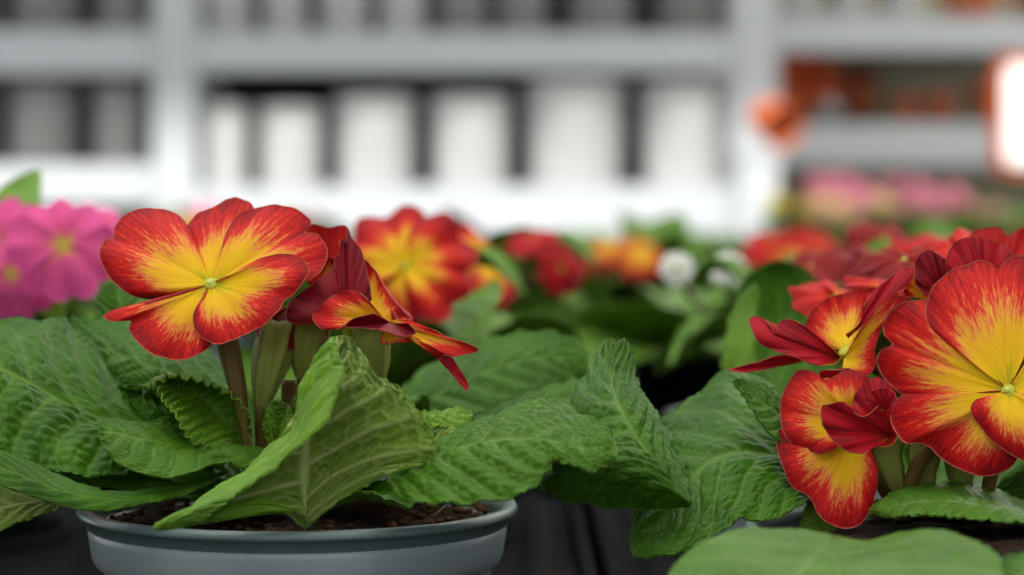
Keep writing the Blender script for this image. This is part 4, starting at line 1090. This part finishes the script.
def planter(x0, x1, ytop, ybot, mat, label, D=RY, name='ceramic_planter', cat='planter', taper=.90, group=None, dy=0.015, rimh=.12, zb=None):
    r = (x1-x0)/2/F*(D+dy+.05)
    xc = (( (x0+x1)/2)-512)/F*(D+dy+r)
    zbot = zz(ybot, D) if zb is None else zb
    h = zz(ytop, D+dy) - zbot
    o_ = thing(name, label, cat, (xc, D+dy+r, zbot), group)
    bm = bmesh.new()
    lathe(bm, [(0, 0), (r*taper*.96, 0), (r*taper, h*.03), (r*(taper+1)/2, h*.5), (r*.965, h*(1-rimh)), (r*.965, h*(1-rimh)), (r*.93, h*(1-rimh)), (r*.90, h*.55), (r*taper*.88, h*.08), (0, h*.08)], 40)
    b_ = bm_obj('pot_body', bm, M[mat], o_)
    bm = bmesh.new()
    lathe(bm, [(r*.945, h*(1-rimh)), (r*.99, h*(1-rimh)), (r, h*(1-rimh*.5)), (r*.995, h*.995), (r*.96, h), (r*.93, h*.99), (r*.925, h*(1-rimh)), (r*.945, h*(1-rimh))], 40)
    bm_obj('pot_rim', bm, M[mat], o_)
    return o_
mid = [(204, 250, 105, 'smallest white planter, leftmost on the lower middle shelf'), (258, 325, 105, 'small white planter, second from left on the lower middle shelf'),
       (334, 418, 95, 'medium white planter, third from left on the lower middle shelf'), (430, 512, 95, 'medium white planter, fourth from left on the lower middle shelf'),
       (523, 627, 80, 'large white planter, fifth from left on the lower middle shelf'), (638, 733, 82, 'large white planter beside the right post on the lower middle shelf')]
for a_, b_, yt, lb in mid:
    planter(a_, b_, yt, 185, 'cer_white', lb, group='white planters on the lower middle shelf')
for a_, b_, m_, lb in ((203, 256, 'cer_mid', 'light grey planter, leftmost on the upper middle shelf'), (262, 310, 'cer_mid', 'light grey planter, second from left on the upper middle shelf'),
                       (318, 372, 'cer_mid', 'light grey planter, third from left on the upper middle shelf'), (378, 428, 'cer_mid', 'warm light grey planter, fourth from left on the upper middle shelf'),
                       (436, 490, 'cer_grey', 'mid grey planter in the middle of the upper middle shelf'), (496, 548, 'cer_grey', 'mid grey planter, right of centre on the upper middle shelf'),
                       (566, 634, 'cer_grey', 'dark grey planter, second from the right post on the upper middle shelf'), (654, 730, 'cer_grey', 'dark grey planter beside the right post on the upper middle shelf')):
    planter(a_, b_, -70, 32, m_, lb, group='planters on the upper middle shelf')
for a_, b_, yt, yb, m_, lb in ((8, 84, 82, 163, 'cer_grey', 'grey planter in the middle of the lower left shelf'), (93, 150, 84, 163, 'cer_grey', 'grey planter beside the left post on the lower left shelf'),
                               (-75, 1, 82, 163, 'cer_grey', 'grey planter cut by the left frame edge on the lower left shelf'),
                               (14, 86, -60, 29, 'cer_grey', 'grey planter on the upper left shelf near the frame edge'), (99, 150, -60, 29, 'cer_grey', 'grey planter beside the left post on the upper left shelf'),
                               (-65, 5, -60, 29, 'cer_grey', 'grey planter cut by the left frame edge on the upper left shelf')):
    planter(a_, b_, yt, yb, m_, lb, group='grey planters on the left rack')
D3 = 4.95
for a_, b_, lb in ((782, 815, 'pale planter, leftmost on the upper right shelf'), (824, 868, 'pale planter, second on the upper right shelf'), (876, 920, 'pale planter, third on the upper right shelf')):
    planter(a_, b_, -50, 16, 'cer_mid', lb, D=D3, group='pale planters on the upper right shelf')
for a_, b_, yt, yb, m_, lb in ((935, 1000, -8, 16, 'terra', 'terracotta bowl on the upper right shelf'), (1006, 1060, -8, 16, 'terra_d', 'terracotta bowl at the frame edge on the upper right shelf'),
                               (890, 918, 96, 123, 'terra_d', 'dark terracotta bowl in the middle of the lower right shelf'),
                               (920, 955, 94, 123, 'terra_d', 'terracotta bowl right of the middle on the lower right shelf'), (968, 1004, 82, 123, 'terra_d', 'taller terracotta pot beside the white sign on the lower right shelf')):
    planter(a_, b_, yt, yb, m_, lb, D=D3, name='terracotta_bowl', cat='bowl', taper=.6, group='terracotta on the right rack')

def rootbox_crate():
    cx0, cx1, y0, y1, zt = xx(738, 4.3), xx(779, 4.3), 4.30, 4.42, zz(152, 4.3)
    org = ((cx0+cx1)/2, (y0+y1)/2, 0)
    t = thing('display_plinth', 'narrow white plinth in front of the rack post, an orange pot on top', 'plinth', org)
    rootbox('plinth_body', [((cx0, y0, 0), (cx1, y1, zt-.012))], M['rack'], t, .003, org)
    rootbox('plinth_top', [((cx0-.004, y0-.004, zt-.012), (cx1+.004, y1+.004, zt))], M['rack'], t, .002, org)
# tipped terracotta pots spilling beside the post
def tipped(xpx, ypx, D, r, h, rot, mat, label):
    o_ = thing('terracotta_pot', label, 'flower pot', tuple(P(xpx, ypx, D*100)), None)
    o_.rotation_euler = rot
    bm = bmesh.new()
    lathe(bm, [(0, -h/2), (r*.66, -h/2), (r*.92, h*.28), (r*.90, h*.28), (r*.62, -h*.42), (0, -h*.42)], 32)
    bm_obj('pot_body', bm, M[mat], o_)
    bm = bmesh.new(); lathe(bm, [(r*.90, h*.27), (r, h*.27), (r*1.02, h*.5), (r*.93, h*.5), (r*.90, h*.27)], 32); bm_obj('pot_rim', bm, M[mat], o_)
    return o_
rootbox_crate()
tipped(773, 120, 4.36, .042, .075, (1.9, .2, .6), 'terra', 'bright terracotta pot lying tipped in front of the rack post')
tipped(798, 84, 5.06, .065, .10, (1.2, .5, .2), 'terra', 'large terracotta pot leaning at the left end of the right rack')
tipped(856, 98, 5.10, .05, .10, (.5, -.4, .2), 'terra_d', 'dark terracotta pot stacked behind the leaning one')
tipped(829, 112, 4.99, .020, .04, (.4, .5, .2), 'cer_mid', 'small grey pot wedged between the terracotta pots')

# white sign with an orange border at the right edge
SD = 3.95
t = thing('price_sign', 'white sign board with a rounded orange border on a post at the right edge', 'sign', (xx(1085, SD), SD, 0))
def rrect(bm, x0, x1, z0, z1, y0, y1, r):
    pts = []
    for cx_, cz_, a0 in ((x1-r, z1-r, 0), (x0+r, z1-r, 90), (x0+r, z0+r, 180), (x1-r, z0+r, 270)):
        for k in range(7):
            a = math.radians(a0 + k*15); pts.append((cx_+r*math.cos(a), cz_+r*math.sin(a)))
    A_ = [bm.verts.new((p[0], y0, p[1])) for p in pts]; B_ = [bm.verts.new((p[0], y1, p[1])) for p in pts]
    bm.faces.new(A_); bm.faces.new(B_[::-1])
    for k in range(len(pts)): bm.faces.new((A_[k], B_[k], B_[(k+1) % len(pts)], A_[(k+1) % len(pts)]))
hx = xx(1085, SD)
bm = bmesh.new(); rrect(bm, xx(993, SD)-hx, xx(1177, SD)-hx, zz(175, SD), zz(55, SD), 0, .02, .03); bm_obj('sign_frame', bm, M['sign_o'], t, smooth=False)
bm = bmesh.new(); rrect(bm, xx(1003, SD)-hx, xx(1167, SD)-hx, zz(166, SD), zz(64, SD), -.004, .0, .02); bm_obj('sign_face', bm, M['sign_w'], t, smooth=False)
rootbox('sign_post', [((hx-.015, SD+.02, 0), (hx+.015, SD+.05, zz(60, SD)))], M['bench'], t, 0, (hx, SD, 0))
